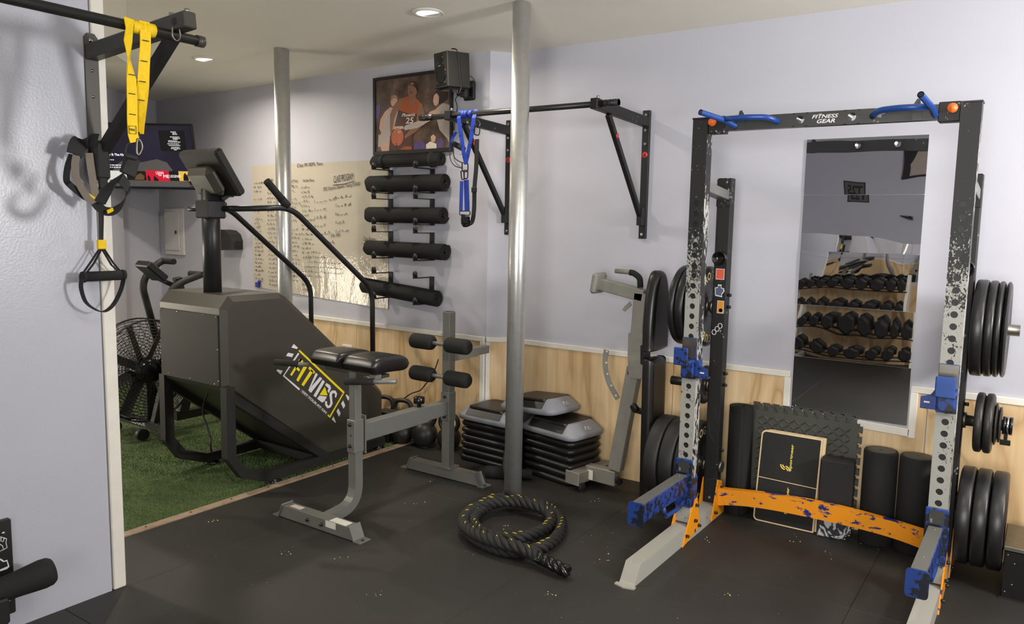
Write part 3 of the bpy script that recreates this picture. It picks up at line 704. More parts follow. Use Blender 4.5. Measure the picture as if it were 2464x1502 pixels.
# weight plates: one lathe turned about X, hung on the pegs
def plate(x, z, R, T, label, group, mat_='rubber_shiny', face=1, word=None, cat='weight plate', y=-.265):
    t = thing('weight_plate', label, cat, (x, y, z-R), group)
    h = T/2; rim = .10*R
    prof = [(.0265, -h*.7), (.05, -h*.75), (.055, -h*.62), (R*.62, -h*.62), (R*.66, -h*.9), (R-.012, -h), (R-.003, -h+.004), (R, -h+.010), (R, h-.010), (R-.003, h-.004), (R-.012, h), (R*.66, h*.9), (R*.62, h*.62), (.055, h*.62), (.05, h*.75), (.0265, h*.7)]
    m_ = MB(); m_.lathe(prof, (x, y, z), (1, 0, 0), n=56); m_.f = [f for f in m_.f if len(f) < 50]; m_.m = m_.m[:len(m_.f)]; m_.s = m_.s[:len(m_.f)]
    d_ = part('disc', m_, mat_, t)
    m_ = MB(); m_.lathe([(.0255, -h*.78), (.036, -h*.78), (.036, h*.78), (.0255, h*.78)], (x, y, z), (1, 0, 0), n=24); m_.f = [f for f in m_.f if len(f) < 20]; m_.m = m_.m[:len(m_.f)]; m_.s = m_.s[:len(m_.f)]
    part('steel_hub', m_, 'steel', t)
    if word:
        m_ = MB()
        for base in (90, 270):
            for i, ch_ in enumerate(word):
                a = math.radians(base+(2-i)*15); rr_ = R*.79
                # seen from the +X side: local right is +Y
                o = V(x+h+.0006, y+rr_*math.cos(a), z+rr_*math.sin(a)); upv = V(0, math.cos(a), math.sin(a)); rt = V(0, math.sin(a), -math.cos(a))
                m_.text(ch_, o, rt, upv, R*.2, center=True, bold=.03)
        part('lettering', m_, 'ink_cream', t, 'cream moulded brand lettering')
G = 'weight plates on the rack pegs'
for (x, T, lab) in ((-1.437, .066, 'thick black bumper plate nearest the upright, top left peg'), (-1.497, .045, 'middle black plate on the top left peg'), (-1.540, .036, 'outermost black plate on the top left peg')):
    plate(x, 1.095, .205, T, lab, G, word='ROGUE' if T > .06 else None)
for (x, lab) in ((-1.445, 'black bumper plate nearest the upright, bottom left peg'), (-1.528, 'middle black bumper plate on the bottom left peg'), (-1.611, 'outermost black bumper plate, bottom left peg, beside the bench')):
    plate(x, .272, .222, .078, lab, G, mat_='rubber', word='ROGUE' if x > -1.45 else None)
plate(-1.413, .69, .10, .024, 'small iron plate on the middle left peg', G, 'iron')
plate(-1.439, .69, .085, .020, 'smaller iron plate outside another on the middle left peg', G, 'iron')
for (x, T, R, lab) in ((-.221, .048, .205, 'thickest black plate of four, top right peg'), (-.180, .034, .203, 'second black plate of four, top right peg'), (-.151, .024, .202, 'third black plate of four, top right peg'), (-.126, .018, .201, 'thinnest outer black plate of four, top right peg')):
    plate(x, 1.095, R, T, lab, G)
for (x, T, R, lab) in ((-.192, .033, .128, 'larger worn iron plate nearest the upright, middle right peg'), (-.157, .033, .128, 'second larger worn iron plate, middle right peg'), (-.133, .014, .088, 'small black change plate, middle right peg'), (-.118, .012, .075, 'smallest black change plate, middle right peg')):
    plate(x, .69, R, T, lab, G, 'iron')
for (x, lab) in ((-.213, 'black bumper plate nearest the upright, bottom right peg'), (-.154, 'middle black bumper plate, bottom right peg'), (-.093, 'outermost black bumper plate, bottom right peg')):
    plate(x, .276, .210, .056, lab, G)
t = thing('spring_collar', 'black and chrome barbell collar clamped on the middle right peg', 'collar', (-.09, -.265, .64))
m_ = MB(); m_.lathe([(.0245, -.018), (.038, -.018), (.038, -.006), (.034, -.006), (.034, .006), (.038, .006), (.038, .018), (.0245, .018)], (-.09, -.265, .69), (1, 0, 0), n=24); part('ring', m_, 'black_gloss', t)
m_ = MB(); m_.lathe([(.039, -.004), (.040, -.003), (.040, .003), (.039, .004)], (-.09, -.265, .69), (1, 0, 0), n=24); part('chrome_band', m_, 'chrome', t)
m_ = MB(); m_.box(-.112, -.074, -.31, -.295, .615, .637, bev=.002); m_.box(-.10, -.086, -.308, -.297, .635, .665); part('lever', m_, 'black_gloss', t)

# ================================================================== mirror
mir = thing('wall_mirror', 'tall wavy mirror of stacked panels behind the rack', 'mirror', (-.775, .005, MZ0))
nP = 5; seam = [MZ0, .846, 1.115, 1.387, 1.668, MZ1]
tilts = [(0.0, 0.0), (-0.5, 0.3), (0.4, -0.3), (-0.3, 0.1), (0.1, -0.1)]
for i in range(nP):
    z0, z1 = seam[i]+.0008, seam[i+1]-.0008; ty, tx = tilts[i]; m_ = MB(); nx, nz = 10, 6; g = []
    for j in range(nz+1):
        for k in range(nx+1):
            u, v = k/nx, j/nz
            y = 0.0045-(v-.5)*(z1-z0)*math.radians(ty)-(u-.5)*(MX1-MX0)*math.radians(tx)
            g.append((MX0+(MX1-MX0)*u, y, z0+(z1-z0)*v))
    m_.add(g, [(j*(nx+1)+k, j*(nx+1)+k+1, (j+1)*(nx+1)+k+1, (j+1)*(nx+1)+k) for j in range(nz) for k in range(nx)], smooth=True)
    part('mirror_panel', m_, 'mirror_glass', mir)

# ================================================================== wall-mounted pull-up bar on the right wall
pu = thing('wall_pull_up_bar', 'black wall-mounted pull-up bar beside the front pole', 'pull-up bar', (-2.4, -.3, 1.42))
for (xc, tag_) in ((-1.922, 0), (-2.86, 1)):
    ax = xc-.0
    m_ = MB(); m_.box(xc-.022, xc+.022, -.008, .011, 1.425, 2.14, bev=.002); pl = part('wall_plate', m_, 'black_metal', pu)
    for z in (2.115, 2.03, 1.955, 1.52, 1.45):
        m_ = MB(); m_.cyl((xc, -.016, z), (xc, -.007, z), .008, n=8); part('bolt', m_, 'chrome', pl)
    m_ = MB(); m_.lathe([(0, 0), (.017, 0), (.017, .001), (0, .001)], (xc, -.0085, 1.895), (0, -1, 0), n=20); part('sticker', m_, 'red_sticker', pl)
    m_ = MB(); m_.text('A', (xc, -.0098, 1.895), (1, 0, 0), (0, 0, 1), .017, center=True, bold=.04); part('sticker_letter', m_, 'black_metal', pl)
    m_ = MB(); m_.bar((xc, -.005, 2.075), (xc, -.62, 2.098), .040, .052); part('arm', m_, 'rack_black', pu)
    m_ = MB(); m_.cyl((xc, -.575, 2.125), (xc, -.575, 2.14), .009, n=8); part('bolt', m_, 'chrome', pu)
    m_ = MB(); m_.box(xc-.018, xc+.018, -.05, -.006, 1.50, 1.60, bev=.002); part('brace_bracket', m_, 'black_metal', pu)
    m_ = MB(); m_.bar((xc-.004, -.028, 1.545), (xc-.004, -.455, 2.065), .026, .030); br = part('brace', m_, 'black_metal', pu)
    m_ = MB(); m_.lathe([(0, 0), (.014, 0), (.014, .001), (0, .001)], (xc-.004+.0135, -.37, 1.965), (1, 0, 0), n=18); part('sticker', m_, 'red_sticker', br)
m_ = MB(); m_.cyl((-3.085, -.585, 2.098), (-1.80, -.585, 2.098), .0155, n=18); part('bar', m_, 'bar_worn', pu)
for (a, c) in ((-3.085, -2.99), (-1.90, -1.80)):
    m_ = MB(); m_.cyl((a, -.585, 2.098), (c, -.585, 2.098), .0175, n=18)
    for k in range(3): x = a+(c-a)*(k+1)/4; m_.cyl((x, -.585, 2.098), (x+.006, -.585, 2.098), .0185, n=18)
    part('end_sleeve', m_, 'bar_worn', pu)

# ---- blue suspension straps on that bar
bs = thing('suspension_strap', 'blue suspension strap with black belt hanging from the pull-up bar', 'strap', (-2.74, -.6, 1.6))
Y = -.60
m_ = MB(); L = [(-2.786,-0.602,2.079),(-2.767,-0.602,1.973),(-2.748,-0.602,1.881),(-2.73,-0.602,1.823)]; m_.ribbon([(L[0][0], -.585, 2.122)]+L, (1, 0, 0), .026, .003); part('strap', m_, 'blue_web', bs)
m_ = MB(); L = [(-2.678,-0.606,2.072),(-2.694,-0.606,1.969),(-2.716,-0.606,1.879),(-2.732,-0.606,1.823)]; m_.ribbon([(L[0][0], -.585, 2.122)]+L, (1, 0, 0), .026, .003); part('strap', m_, 'blue_web', bs)
for (x0, x1) in ((-2.775, -2.755), (-2.755, -2.735), (-2.725, -2.70)):
    m_ = MB(); m_.lathe([(.017, 0), (.0225, .003), (.0225, abs(x1-x0)-.003), (.017, abs(x1-x0))], (x0, -.585, 2.098), (1, 0, 0), n=16); part('bar_wrap', m_, 'blue_web', bs)
m_ = MB(); L = [(-2.784,-0.604,1.997),(-2.774,-0.604,1.939),(-2.761,-0.604,1.877)]; 
for p in L: m_.box(p[0]-.013, p[0]+.013, p[1]-.0055, p[1]-.003, p[2]-.001, p[2]+.001)
L = [(-2.684,-0.609,2.025),(-2.7,-0.609,1.947),(-2.711,-0.609,1.89)]
for p in L: m_.box(p[0]-.013, p[0]+.013, p[1]-.0055, p[1]-.003, p[2]-.001, p[2]+.001)
part('stitching', m_, 'marker_blue', bs)
def ring(L, r, mat_, parent, name):
    m_ = MB(); m_.tube(bend([*L, L[0]], .012, 4)[:-1], r, 8, closed=True); part(name, m_, mat_, parent)
ring([(-2.761,-0.6,1.831),(-2.72,-0.6,1.83),(-2.719,-0.6,1.782),(-2.76,-0.6,1.782)], .0035, 'black_metal', bs, 'buckle_ring')
ring([(-2.761,-0.61,1.784),(-2.741,-0.61,1.788),(-2.737,-0.61,1.738),(-2.755,-0.61,1.738)], .0035, 'black_metal', bs, 'carabiner')
ring([(-2.745,-0.6,1.791),(-2.719,-0.6,1.788),(-2.721,-0.6,1.743),(-2.745,-0.6,1.741)], .0035, 'black_metal', bs, 'carabiner')
m_ = MB(); m_.ribbon([(-2.73,-0.6,1.736),(-2.726,-0.6,1.65),(-2.721,-0.6,1.562)], (1, .1, 0), .031, .004); part('lower_strap', m_, 'blue_web', bs)
m_ = MB(); m_.ribbon([(-2.778,-0.58,1.731),(-2.78,-0.58,1.651),(-2.782,-0.58,1.562)], (1, .6, 0), .020, .004); part('lower_strap', m_, 'blue_web', bs)
ring([(-2.775,-0.6,1.562),(-2.701,-0.6,1.563),(-2.7,-0.6,1.539),(-2.775,-0.6,1.539)], .003, 'black_metal', bs, 'buckle_ring')
m_ = MB(); m_.ribbon(spline([(-2.748,-0.6,1.544),(-2.75,-0.6,1.506),(-2.738,-0.6,1.483),(-2.703,-0.6,1.493),(-2.682,-0.6,1.512),(-2.672,-0.6,1.581),(-2.671,-0.6,1.696),(-2.661,-0.6,1.81),(-2.658,-0.6,1.957)], 5), (1, -.25, 0), .033, .004); part('belt', m_, 'black_web', bs)
m_ = MB(); p = (-2.717,-0.62,1.511); m_.obox(p, (1, 0, 0), (0, 1, 0), (0, 0, 1), .055, .02, .045, bev=.005); part('belt_buckle', m_, 'black_gloss', bs)
m_ = MB(); p = (-2.669,-0.606,1.68); m_.obox(p, (1, 0, 0), (0, 1, 0), (0, 0, 1), .036, .010, .03, bev=.003); part('belt_loop', m_, 'black_web', bs)
ring([(-2.681,-0.59,2.031),(-2.646,-0.59,2.018),(-2.651,-0.59,1.978),(-2.686,-0.59,1.984)], .003, 'black_metal', bs, 'buckle_ring')
m_ = MB(); L = [(-2.67,-0.59,2.069),(-2.647,-0.59,2.045),(-2.655,-0.59,2.023),(-2.675,-0.59,2.033),(-2.681,-0.59,2.056)]; m_.tube(spline(L, 4, True), .0022, 6, closed=True); part('steel_ring', m_, 'chrome', bs)
m_ = MB(); m_.ribbon([(-2.885,-0.5,2.017),(-2.909,-0.5,1.99),(-2.921,-0.5,1.955),(-2.927,-0.5,1.938)], (1, 1, 0), .016, .002); part('rear_strap', m_, 'blue_web', bs)
m_ = MB(); m_.cyl((-2.931,-0.48,1.959), (-2.785,-0.56,1.913), .016, n=14); part('handle_grip', m_, 'foam', bs)
m_ = MB(); m_.tube(spline([(-2.927,-0.47,1.998),(-2.952,-0.47,1.947),(-2.954,-0.47,1.875),(-2.922,-0.47,1.83),(-2.863,-0.47,1.812)], 5), .0025, 6); part('handle_cord', m_, 'cable', bs)

# ================================================================== left wall: pull-up bracket and suspension trainer
lp = thing('wall_pull_up_bar', 'dark grey wall-mounted pull-up bar on the left wall', 'pull-up bar', (-2.8, -2.6, 1.6))
m_ = MB(); PY0, PY1 = -2.557, -2.507
m_.prism([(-3.0, PY0, 1.62), (-3.0, PY1, 1.62), (-3.0, PY1, 2.155), (-3.0, PY1-.012, 2.17), (-3.0, PY0+.012, 2.17), (-3.0, PY0, 2.155)], (.007, 0, 0)); pl = part('wall_plate', m_, 'charcoal', lp)
for (z, r) in ((2.145, .0095), (2.035, .006), (1.94, .006)):
    m_ = MB(); m_.lathe([(0, 0), (r, 0), (r, .002), (0, .004)], (-2.994, -2.532, z), (1, 0, 0), n=16); part('bolt', m_, 'chrome', pl)
A0, A1 = V(-2.996, -2.532, 2.100), V((-2.43,-2.49,2.157))
m_ = MB(); m_.bar(A0, A1, .048, .055, bev=.004); part('arm', m_, 'charcoal', lp)
ad = (A1-A0).normalized(); asd = ad.cross(UP).normalized()
m_ = MB(); c_ = A0+ad*((A1-A0).length-.055)+asd*.0245; m_.cyl(c_-asd*.004, c_+asd*.001, .012, n=18); m_.cyl(c_-asd*.045, c_-asd*.05, .012, n=18); part('socket_hole', m_, 'black_gloss', lp)
m_ = MB(); m_.bar((-2.985, -2.535, 1.70), A0+ad*.50-UP*.02, .038, .040, bev=.004); part('brace', m_, 'charcoal_dark', lp)
m_ = MB(); m_.box(-2.995, -2.955, -2.556, -2.508, 1.64, 1.76, bev=.003); part('brace_foot', m_, 'charcoal_dark', lp)
m_ = MB(); m_.cyl((-2.5, -4.3, 2.109), (-2.5, -2.40, 2.109), .0165, n=20); bar_ = part('bar', m_, 'black_metal', lp)
m_ = MB(); m_.cyl((-2.5, -2.425, 2.109), (-2.5, -2.398, 2.109), .0195, n=20); part('end_cap', m_, 'charcoal', bar_)
m_ = MB(); e = (-2.47,-2.52,2.101); m_.tube(spline([(e[0], e[1]-.012, e[2]+.03), (e[0], e[1]-.014, e[2]), (e[0], e[1], e[2]-.014), (e[0], e[1]+.014, e[2]), (e[0], e[1]+.012, e[2]+.03)], 5), .003, 8); part('eye_bolt', m_, 'steel', lp)
m_ = MB(); m_.cyl(A0+ad*.47+UP*.026, A0+ad*.47+UP*.043, .009, n=8); m_.cyl(A0+ad*.55+UP*.026, A0+ad*.55+UP*.04, .008, n=8); part('bolt', m_, 'chrome', lp)
# the second bracket, out of the frame
m_ = MB(); m_.bar((-2.996, -3.7, 2.10), (-2.43, -3.7, 2.14), .048, .055); m_.box(-3.0, -2.993, -3.725, -3.675, 1.62, 2.17); m_.bar((-2.985, -3.7, 1.70), (-2.52, -3.7, 2.10), .038, .04); part('second_bracket', m_, 'charcoal', lp)

tr = thing('suspension_trainer', 'yellow and black suspension trainer hanging from the left pull-up bar', 'strap', (-2.6, -2.55, 1.1))
m_ = MB(); L = [(-2.478,-2.678,2.09),(-2.478,-2.684,2.053),(-2.478,-2.683,2.002),(-2.478,-2.677,1.938),(-2.478,-2.677,1.873),(-2.478,-2.679,1.807),(-2.478,-2.678,1.761),(-2.478,-2.672,1.739)]
W_ = [V(-.3, .6, 0), V(-.3, .9, 0), V(-.9, .7, 0), V(-.1, 1, 0), V(0, 1, 0), V(0, 1, 0), V(0, 1, 0), V(0, 1, 0)]
m_.ribbon([(-2.485, L[0][1]+.004, 2.128)]+L, [V(0, 1, 0)]+W_, .034, .003); part('strap', m_, 'yellow_web', tr)
m_ = MB(); L = [(-2.482,-2.621,2.108),(-2.482,-2.623,2.052),(-2.482,-2.63,1.986),(-2.482,-2.636,1.918),(-2.482,-2.646,1.851),(-2.482,-2.654,1.797),(-2.482,-2.657,1.767)]
m_.ribbon([(-2.488, L[0][1], 2.13)]+L, [V(0, 1, 0), V(0, 1, 0), V(0, 1, 0), V(.1, 1, 0), V(.5, 1, 0), V(.9, .9, 0), V(1, .6, 0), V(1, .5, 0)], .036, .003); part('strap', m_, 'yellow_web', tr)
m_ = MB(); yb_ = (-2.5,-2.628,2.116)[1]
m_.lathe([(.0170, 0), (.0205, .002), (.0205, .034), (.0170, .036)], (-2.5, yb_-.030, 2.109), (0, 1, 0), n=20); m_.lathe([(.0170, 0), (.022, .002), (.022, .036), (.0170, .038)], (-2.5, yb_+.010, 2.109), (0, 1, 0), n=20); part('bar_loop', m_, 'yellow_web', tr)
m_ = MB()
for p in [(-2.474,-2.625,2.067),(-2.474,-2.633,2.001),(-2.474,-2.641,1.935),(-2.474,-2.648,1.875),(-2.474,-2.676,1.951),(-2.474,-2.678,1.891),(-2.474,-2.679,1.826)]: m_.box(p[0]-.002, p[0], p[1]-.011, p[1]+.011, p[2]-.0012, p[2]+.0012)
part('stitching', m_, 'black_web', tr)
m_ = MB(); L = [(-2.473,-2.694,1.788),(-2.473,-2.67,1.79),(-2.473,-2.67,1.765),(-2.473,-2.693,1.764)]; m_.tube(L, .0012, 4, closed=True); q = (-2.474,-2.682,1.777); m_.text('TRX', q, (0, 1, 0), (0, 0, 1), .007, center=True, bold=.03); part('label', m_, 'black_web', tr, 'black outlined TRX label')
m_ = MB(); m_.tube(spline([(-2.478,-2.66,1.772),(-2.478,-2.656,1.756),(-2.478,-2.655,1.736),(-2.478,-2.66,1.716)], 4), .0035, 6); part('locking_cord', m_, 'black_web', tr)
m_ = MB(); m_.tube(spline([(-2.475,-2.665,1.749),(-2.475,-2.654,1.74),(-2.475,-2.65,1.725),(-2.475,-2.658,1.705),(-2.475,-2.667,1.699),(-2.475,-2.669,1.718)], 5, True), .0034, 8, closed=True); part('carabiner', m_, 'steel', tr)
m_ = MB(); m_.tube(spline([(-2.485,-2.683,1.743),(-2.485,-2.698,1.724),(-2.485,-2.703,1.697),(-2.485,-2.696,1.689)], 5), .005, 8); m_.bar((-2.485,-2.705,1.694), (-2.485,-2.664,1.687), .018, .016, bev=.004); part('equalizer_loop', m_, 'black_web', tr)
m_ = MB(); m_.ribbon([(-2.53,-2.654,1.691),(-2.53,-2.662,1.664),(-2.53,-2.673,1.636)], (0, 1, -.25), .045, .02); part('cradle_strap', m_, 'black_web', tr)
m_ = MB(); m_.ribbon(spline([(-2.62,-2.627,1.652),(-2.62,-2.661,1.622),(-2.62,-2.694,1.584),(-2.62,-2.72,1.542)], 4), (.2, .5, .5), .036, .004); part('foot_cradle', m_, 'black_web', tr)
m_ = MB(); m_.prism([(-2.6,-2.648,1.642),(-2.6,-2.626,1.612),(-2.6,-2.636,1.581),(-2.6,-2.668,1.61)], (.004, 0, 0)); part('cradle_patch', m_, 'black_web', tr)
m_ = MB(); m_.ribbon(spline([(-2.64,-2.606,1.597),(-2.64,-2.617,1.568),(-2.64,-2.639,1.533),(-2.64,-2.666,1.515),(-2.64,-2.694,1.515),(-2.64,-2.713,1.528),(-2.64,-2.724,1.542)], 4), (.4, .3, 1), .030, .004); part('foot_loop', m_, 'black_web', tr)
m_ = MB(); m_.ribbon([(-2.625,-2.694,1.512),(-2.625,-2.682,1.517),(-2.625,-2.674,1.522)], (.4, .3, 1), .013, .004); part('loop_tag', m_, 'yellow_web', tr)
m_ = MB(); m_.ribbon(spline([(-2.9,-2.573,1.772),(-2.9,-2.616,1.769),(-2.9,-2.642,1.755),(-2.9,-2.655,1.715)], 4), (.2, 1, .3), .055, .004); m_.ribbon(spline([(-2.92,-2.591,1.753),(-2.92,-2.615,1.748),(-2.92,-2.63,1.726),(-2.92,-2.639,1.708)], 4), (.2, 1, .3), .03, .004); part('wall_loop', m_, 'black_web', tr)
m_ = MB(); m_.box(-2.955, -2.915, -2.575, -2.515, 1.63, 1.775, bev=.012); part('anchor_pad', m_, 'black_web', tr)
m_ = MB(); m_.ribbon(spline([(-2.9,-2.65,1.712),(-2.9,-2.657,1.676),(-2.9,-2.654,1.637),(-2.9,-2.641,1.604),(-2.9,-2.628,1.58),(-2.9,-2.612,1.557),(-2.9,-2.586,1.54)], 4), [V(.3, 1, .1)]*12+[V(.2, .6, .6)]*13, .024, .003); part('webbing', m_, 'taupe_web', tr)
m_ = MB(); m_.ribbon([(-2.91,-2.6,1.725),(-2.91,-2.596,1.678),(-2.91,-2.589,1.618),(-2.91,-2.58,1.555)], (.2, 1, .1), .026, .003); part('webbing', m_, 'taupe_web', tr)
m_ = MB(); m_.ribbon(spline([(-2.915,-2.658,1.715),(-2.915,-2.674,1.673),(-2.915,-2.681,1.628),(-2.915,-2.673,1.61),(-2.915,-2.642,1.583),(-2.915,-2.618,1.566),(-2.915,-2.584,1.549)], 4), [V(.6, .5, .2)]*12+[V(.2, .5, .9)]*13, .022, .004); part('foot_loop', m_, 'black_web', tr)
m_ = MB(); m_.ribbon([(-2.905,-2.627,1.578),(-2.905,-2.609,1.569),(-2.905,-2.592,1.558)], (.2, .5, .9), .018, .004); part('loop_tag', m_, 'yellow_web', tr)
m_ = MB(); m_.ribbon([(-2.93,-2.552,1.689),(-2.93,-2.543,1.644),(-2.93,-2.541,1.606),(-2.93,-2.557,1.559)], (0, 1, 0), .03, .012); m_.obox((-2.925,-2.546,1.621), (1, 0, 0), (0, 1, 0), (0, 0, 1), .012, .03, .045, bev=.004); part('adjuster', m_, 'black_web', tr)
m_ = MB(); m_.ribbon([(-2.945,-2.549,1.559),(-2.945,-2.549,1.482),(-2.945,-2.551,1.404)], (0, 1, 0), .014, .003); m_.ribbon([(-2.943,-2.538,1.56),(-2.943,-2.541,1.482),(-2.943,-2.546,1.404)], (0, 1, 0), .005, .003); part('handle_strap', m_, 'black_web', tr)
m_ = MB(); c_ = (-2.94,-2.552,1.391); m_.obox(c_, (1, 0, 0), (0, 1, 0), (0, 0, 1), .014, .032, .036, bev=.003); part('handle_tag', m_, 'yellow_web', tr)
m_ = MB(); m_.ribbon([(-2.94,-2.559,1.377),(-2.94,-2.596,1.325),(-2.94,-2.625,1.286)], (1, 0, 0), .012, .003); m_.ribbon([(-2.945,-2.551,1.373),(-2.945,-2.581,1.321),(-2.945,-2.613,1.282)], (1, 0, 0), .012, .003); m_.ribbon([(-2.94,-2.544,1.376),(-2.94,-2.511,1.322),(-2.94,-2.477,1.279)], (1, 0, 0), .012, .003); m_.ribbon([(-2.935,-2.553,1.374),(-2.935,-2.52,1.313),(-2.935,-2.486,1.28)], (1, 0, 0), .012, .003)
part('handle_triangle', m_, 'black_web', tr)
m_ = MB(); m_.cyl((-2.93,-2.632,1.274), (-2.93,-2.478,1.273), .0185, n=20); m_.cyl((-2.93,-2.635,1.273), (-2.93,-2.624,1.272), .0205, n=20); m_.cyl((-2.93,-2.486,1.274), (-2.93,-2.474,1.273), .0205, n=20); part('handle_grip', m_, 'foam', tr)
m_ = MB(); m_.ribbon(spline([(-2.925,-2.637,1.266),(-2.925,-2.642,1.235),(-2.925,-2.628,1.182),(-2.925,-2.595,1.151),(-2.925,-2.561,1.139),(-2.925,-2.525,1.162),(-2.925,-2.494,1.214),(-2.925,-2.479,1.264)], 4), (1, 0, 0), .028, .003); part('foot_loop', m_, 'black_web', tr)

# ---- black padded machine at the lower left corner
lm = thing('wall_leg_roller', 'black padded roller on a stickered steel plate, lower left corner', 'gym machine', (-2.9, -2.95, .05))
m_ = MB(); m_.box(-2.999, -2.975, -3.35, -2.896, .068, .42, bev=.004); pl = part('steel_plate', m_, 'black_metal', lm)
m_ = MB(); m_.lathe([(0, 0), (.008, .001), (.006, .005), (0, .006)], (-2.975, -2.925, .375), (1, 0, 0), n=12); m_.lathe([(0, 0), (.006, .001), (.004, .004), (0, .005)], (-2.975, -2.918, .12), (1, 0, 0), n=12); part('bolt', m_, 'chrome', pl)
m_ = MB(); m_.lathe([(.043, -.30), (.043, -.05), (.045, -.02), (.049, .02), (.052, .055), (.050, .078), (.042, .09), (.02, .094), (0, .095)], (-2.86,-2.91,0.225), (.08, 1, .10), n=28); part('foam_roller', m_, 'foam', lm)
m_ = MB(); m_.box(-2.975, -2.80, -3.30, -2.985, .12, .21, bev=.006); part('arm_block', m_, 'black_metal', lm)
m_ = MB(); x_ = -2.9742
for L in ([(-2.974,-2.935,0.365),(-2.974,-2.915,0.351),(-2.974,-2.918,0.338),(-2.974,-2.915,0.318),(-2.974,-2.927,0.315),(-2.974,-2.938,0.313)], [(-2.974,-2.933,0.361),(-2.974,-2.934,0.349),(-2.974,-2.927,0.344),(-2.974,-2.923,0.355)], [(-2.974,-2.937,0.338),(-2.974,-2.929,0.329),(-2.974,-2.927,0.316)]):
    m_.tube(L, .0016, 5)
part('sticker', m_, 'ink_white', pl, 'white outlined raised-fist sticker')
m_ = MB(); m_.prism([(-2.974,-2.939,0.287),(-2.974,-2.932,0.28),(-2.974,-2.927,0.273),(-2.974,-2.917,0.274),(-2.974,-2.911,0.246),(-2.974,-2.92,0.24),(-2.974,-2.942,0.24)], (.0008, 0, 0)); m_.flat([(-2.973,-2.94,0.281),(-2.973,-2.93,0.27),(-2.973,-2.919,0.269),(-2.973,-2.916,0.25),(-2.973,-2.942,0.247)], 1); part('sticker', m_, ['ink_white', 'black_metal'], pl)

# ================================================================== television in the corner
TP, TU, TV_, TN = V(-5.95, -.124, 1.726), V(.823, .568, 0).normalized(), V(.147, -.213, .966).normalized(), V(.5486, -.795, -.2588).normalized()
tvo = thing('television', 'corner-mounted flat television showing a movie menu', 'television', tuple(TP-TU*.49-TN*.1))
TW, TH = .985, .545
cen = TP-TU*TW/2+TV_*TH/2
m_ = MB(); m_.obox(cen-TN*.022, TU, TV_, TN, TW, TH, .04, bev=.006); part('housing', m_, 'black_gloss', tvo)
m_ = MB(); h0 = cen+TN*.0002
m_.obox(cen-TN*.0005, TU, TV_, TN, TW-.022, TH-.03, .004); sc_ = part('screen', m_, 'screen_navy', tvo)
def TVp(a, c, off): return cen+TU*(a-.5)*(TW-.022)+TV_*(c-.5)*(TH-.03)+TN*off
def tvpoly(L, mat_, name, off=.003, label=None):
    m_ = MB(); m_.flat([TVp(a, c, off) for (a, c) in L]); part(name, m_, mat_, sc_, label)
mound = [(.28, .26), (.31, .36), (.38, .43), (.46, .40), (.56, .42), (.68, .47), (.76, .42), (.80, .30), (.80, .26)]
tvpoly(mound, 'screen_grey', 'picture_shape', .0025)
tvpoly([(.05, .02), (.95, .02), (.93, .10), (.80, .16), (.6, .12), (.3, .13), (.1, .1)], 'screen_grey', 'picture_shape', .0025)
def rect(x0, x1, y0, y1): return [(x0, y0), (x1, y0), (x1, y1), (x0, y1)]
tvpoly(rect(.725, .945, .60, .93), 'screen_black', 'credits_window', .003)
tvpoly(rect(.13, .395, .12, .27), 'screen_pale', 'menu_tile', .003); tvpoly(rect(.40, .56, .12, .27), 'screen_dark', 'menu_tile', .003)
tvpoly(rect(.565, .765, .11, .285), 'screen_red', 'menu_tile', .003); tvpoly(rect(.77, .955, .12, .28), 'screen_gold', 'menu_tile', .003); tvpoly(rect(.77, .85, .12, .28), 'screen_dark', 'menu_tile', .0033)
tvpoly([(.46, .13), (.48, .2), (.52, .24), (.55, .19), (.54, .13)], 'screen_brown', 'tile_picture', .0036)
tvpoly([(.885, .125), (.89, .21), (.898, .235), (.905, .258), (.913, .235), (.925, .21), (.935, .125)], 'screen_dark', 'tile_picture', .0037)
tvpoly([(.575, .115), (.577, .19), (.586, .21), (.597, .18), (.6, .115)], 'screen_dark', 'tile_picture', .0037); tvpoly([(.625, .115), (.63, .18), (.638, .20), (.65, .17), (.665, .15), (.67, .115)], 'screen_dark', 'tile_picture', .0037)
m_ = MB()
def tvt(s_, a, c, h, **k): m_.text(s_, TVp(a, c, .0045), TU, TV_, h, **k)
tvt('Professor II: The Klumps', .185, .50, .026, width=.255, bold=.025)
tvt('LEAN', .655, .225, .023, width=.062); tvt('ON', .672, .195, .014, width=.026); tvt('ME', .715, .165, .027, width=.048); tvt('LEGEND', .772, .175, .022, width=.088)
rs = random.Random(5)
for (c, a0, a1) in ((.905, .83, .875), (.885, .845, .88), (.865, .845, .885), (.825, .82, .90), (.805, .84, .905), (.79, .845, .885), (.765, .80, .88), (.745, .80, .905), (.715, .79, .89), (.69, .80, .90), (.66, .82, .89), (.64, .815, .895), (.62, .84, .865)):
    x = a0
    while x < a1:
        w_ = .006+rs.random()*.014; m_.flat([TVp(x, c, .0045), TVp(min(a1, x+w_), c, .0045), TVp(min(a1, x+w_), c+.008, .0045), TVp(x, c+.008, .0045)]); x += w_+.003
for (c, a0, a1) in ((.44, .19, .31), (.355, .2, .5), (.32, .2, .49), (.285, .19, .22)):
    x = a0
    while x < a1:
        w_ = .008+rs.random()*.02; m_.flat([TVp(x, c, .0045), TVp(x+w_, c, .0045), TVp(x+w_, c+.012, .0045), TVp(x, c+.012, .0045)]); x += w_+.006
part('screen_text', m_, 'screen_white', sc_)
m_ = MB(); tvt('UITY', .195, .16, .016, width=.055); part('tile_text', m_, 'screen_plum', sc_)
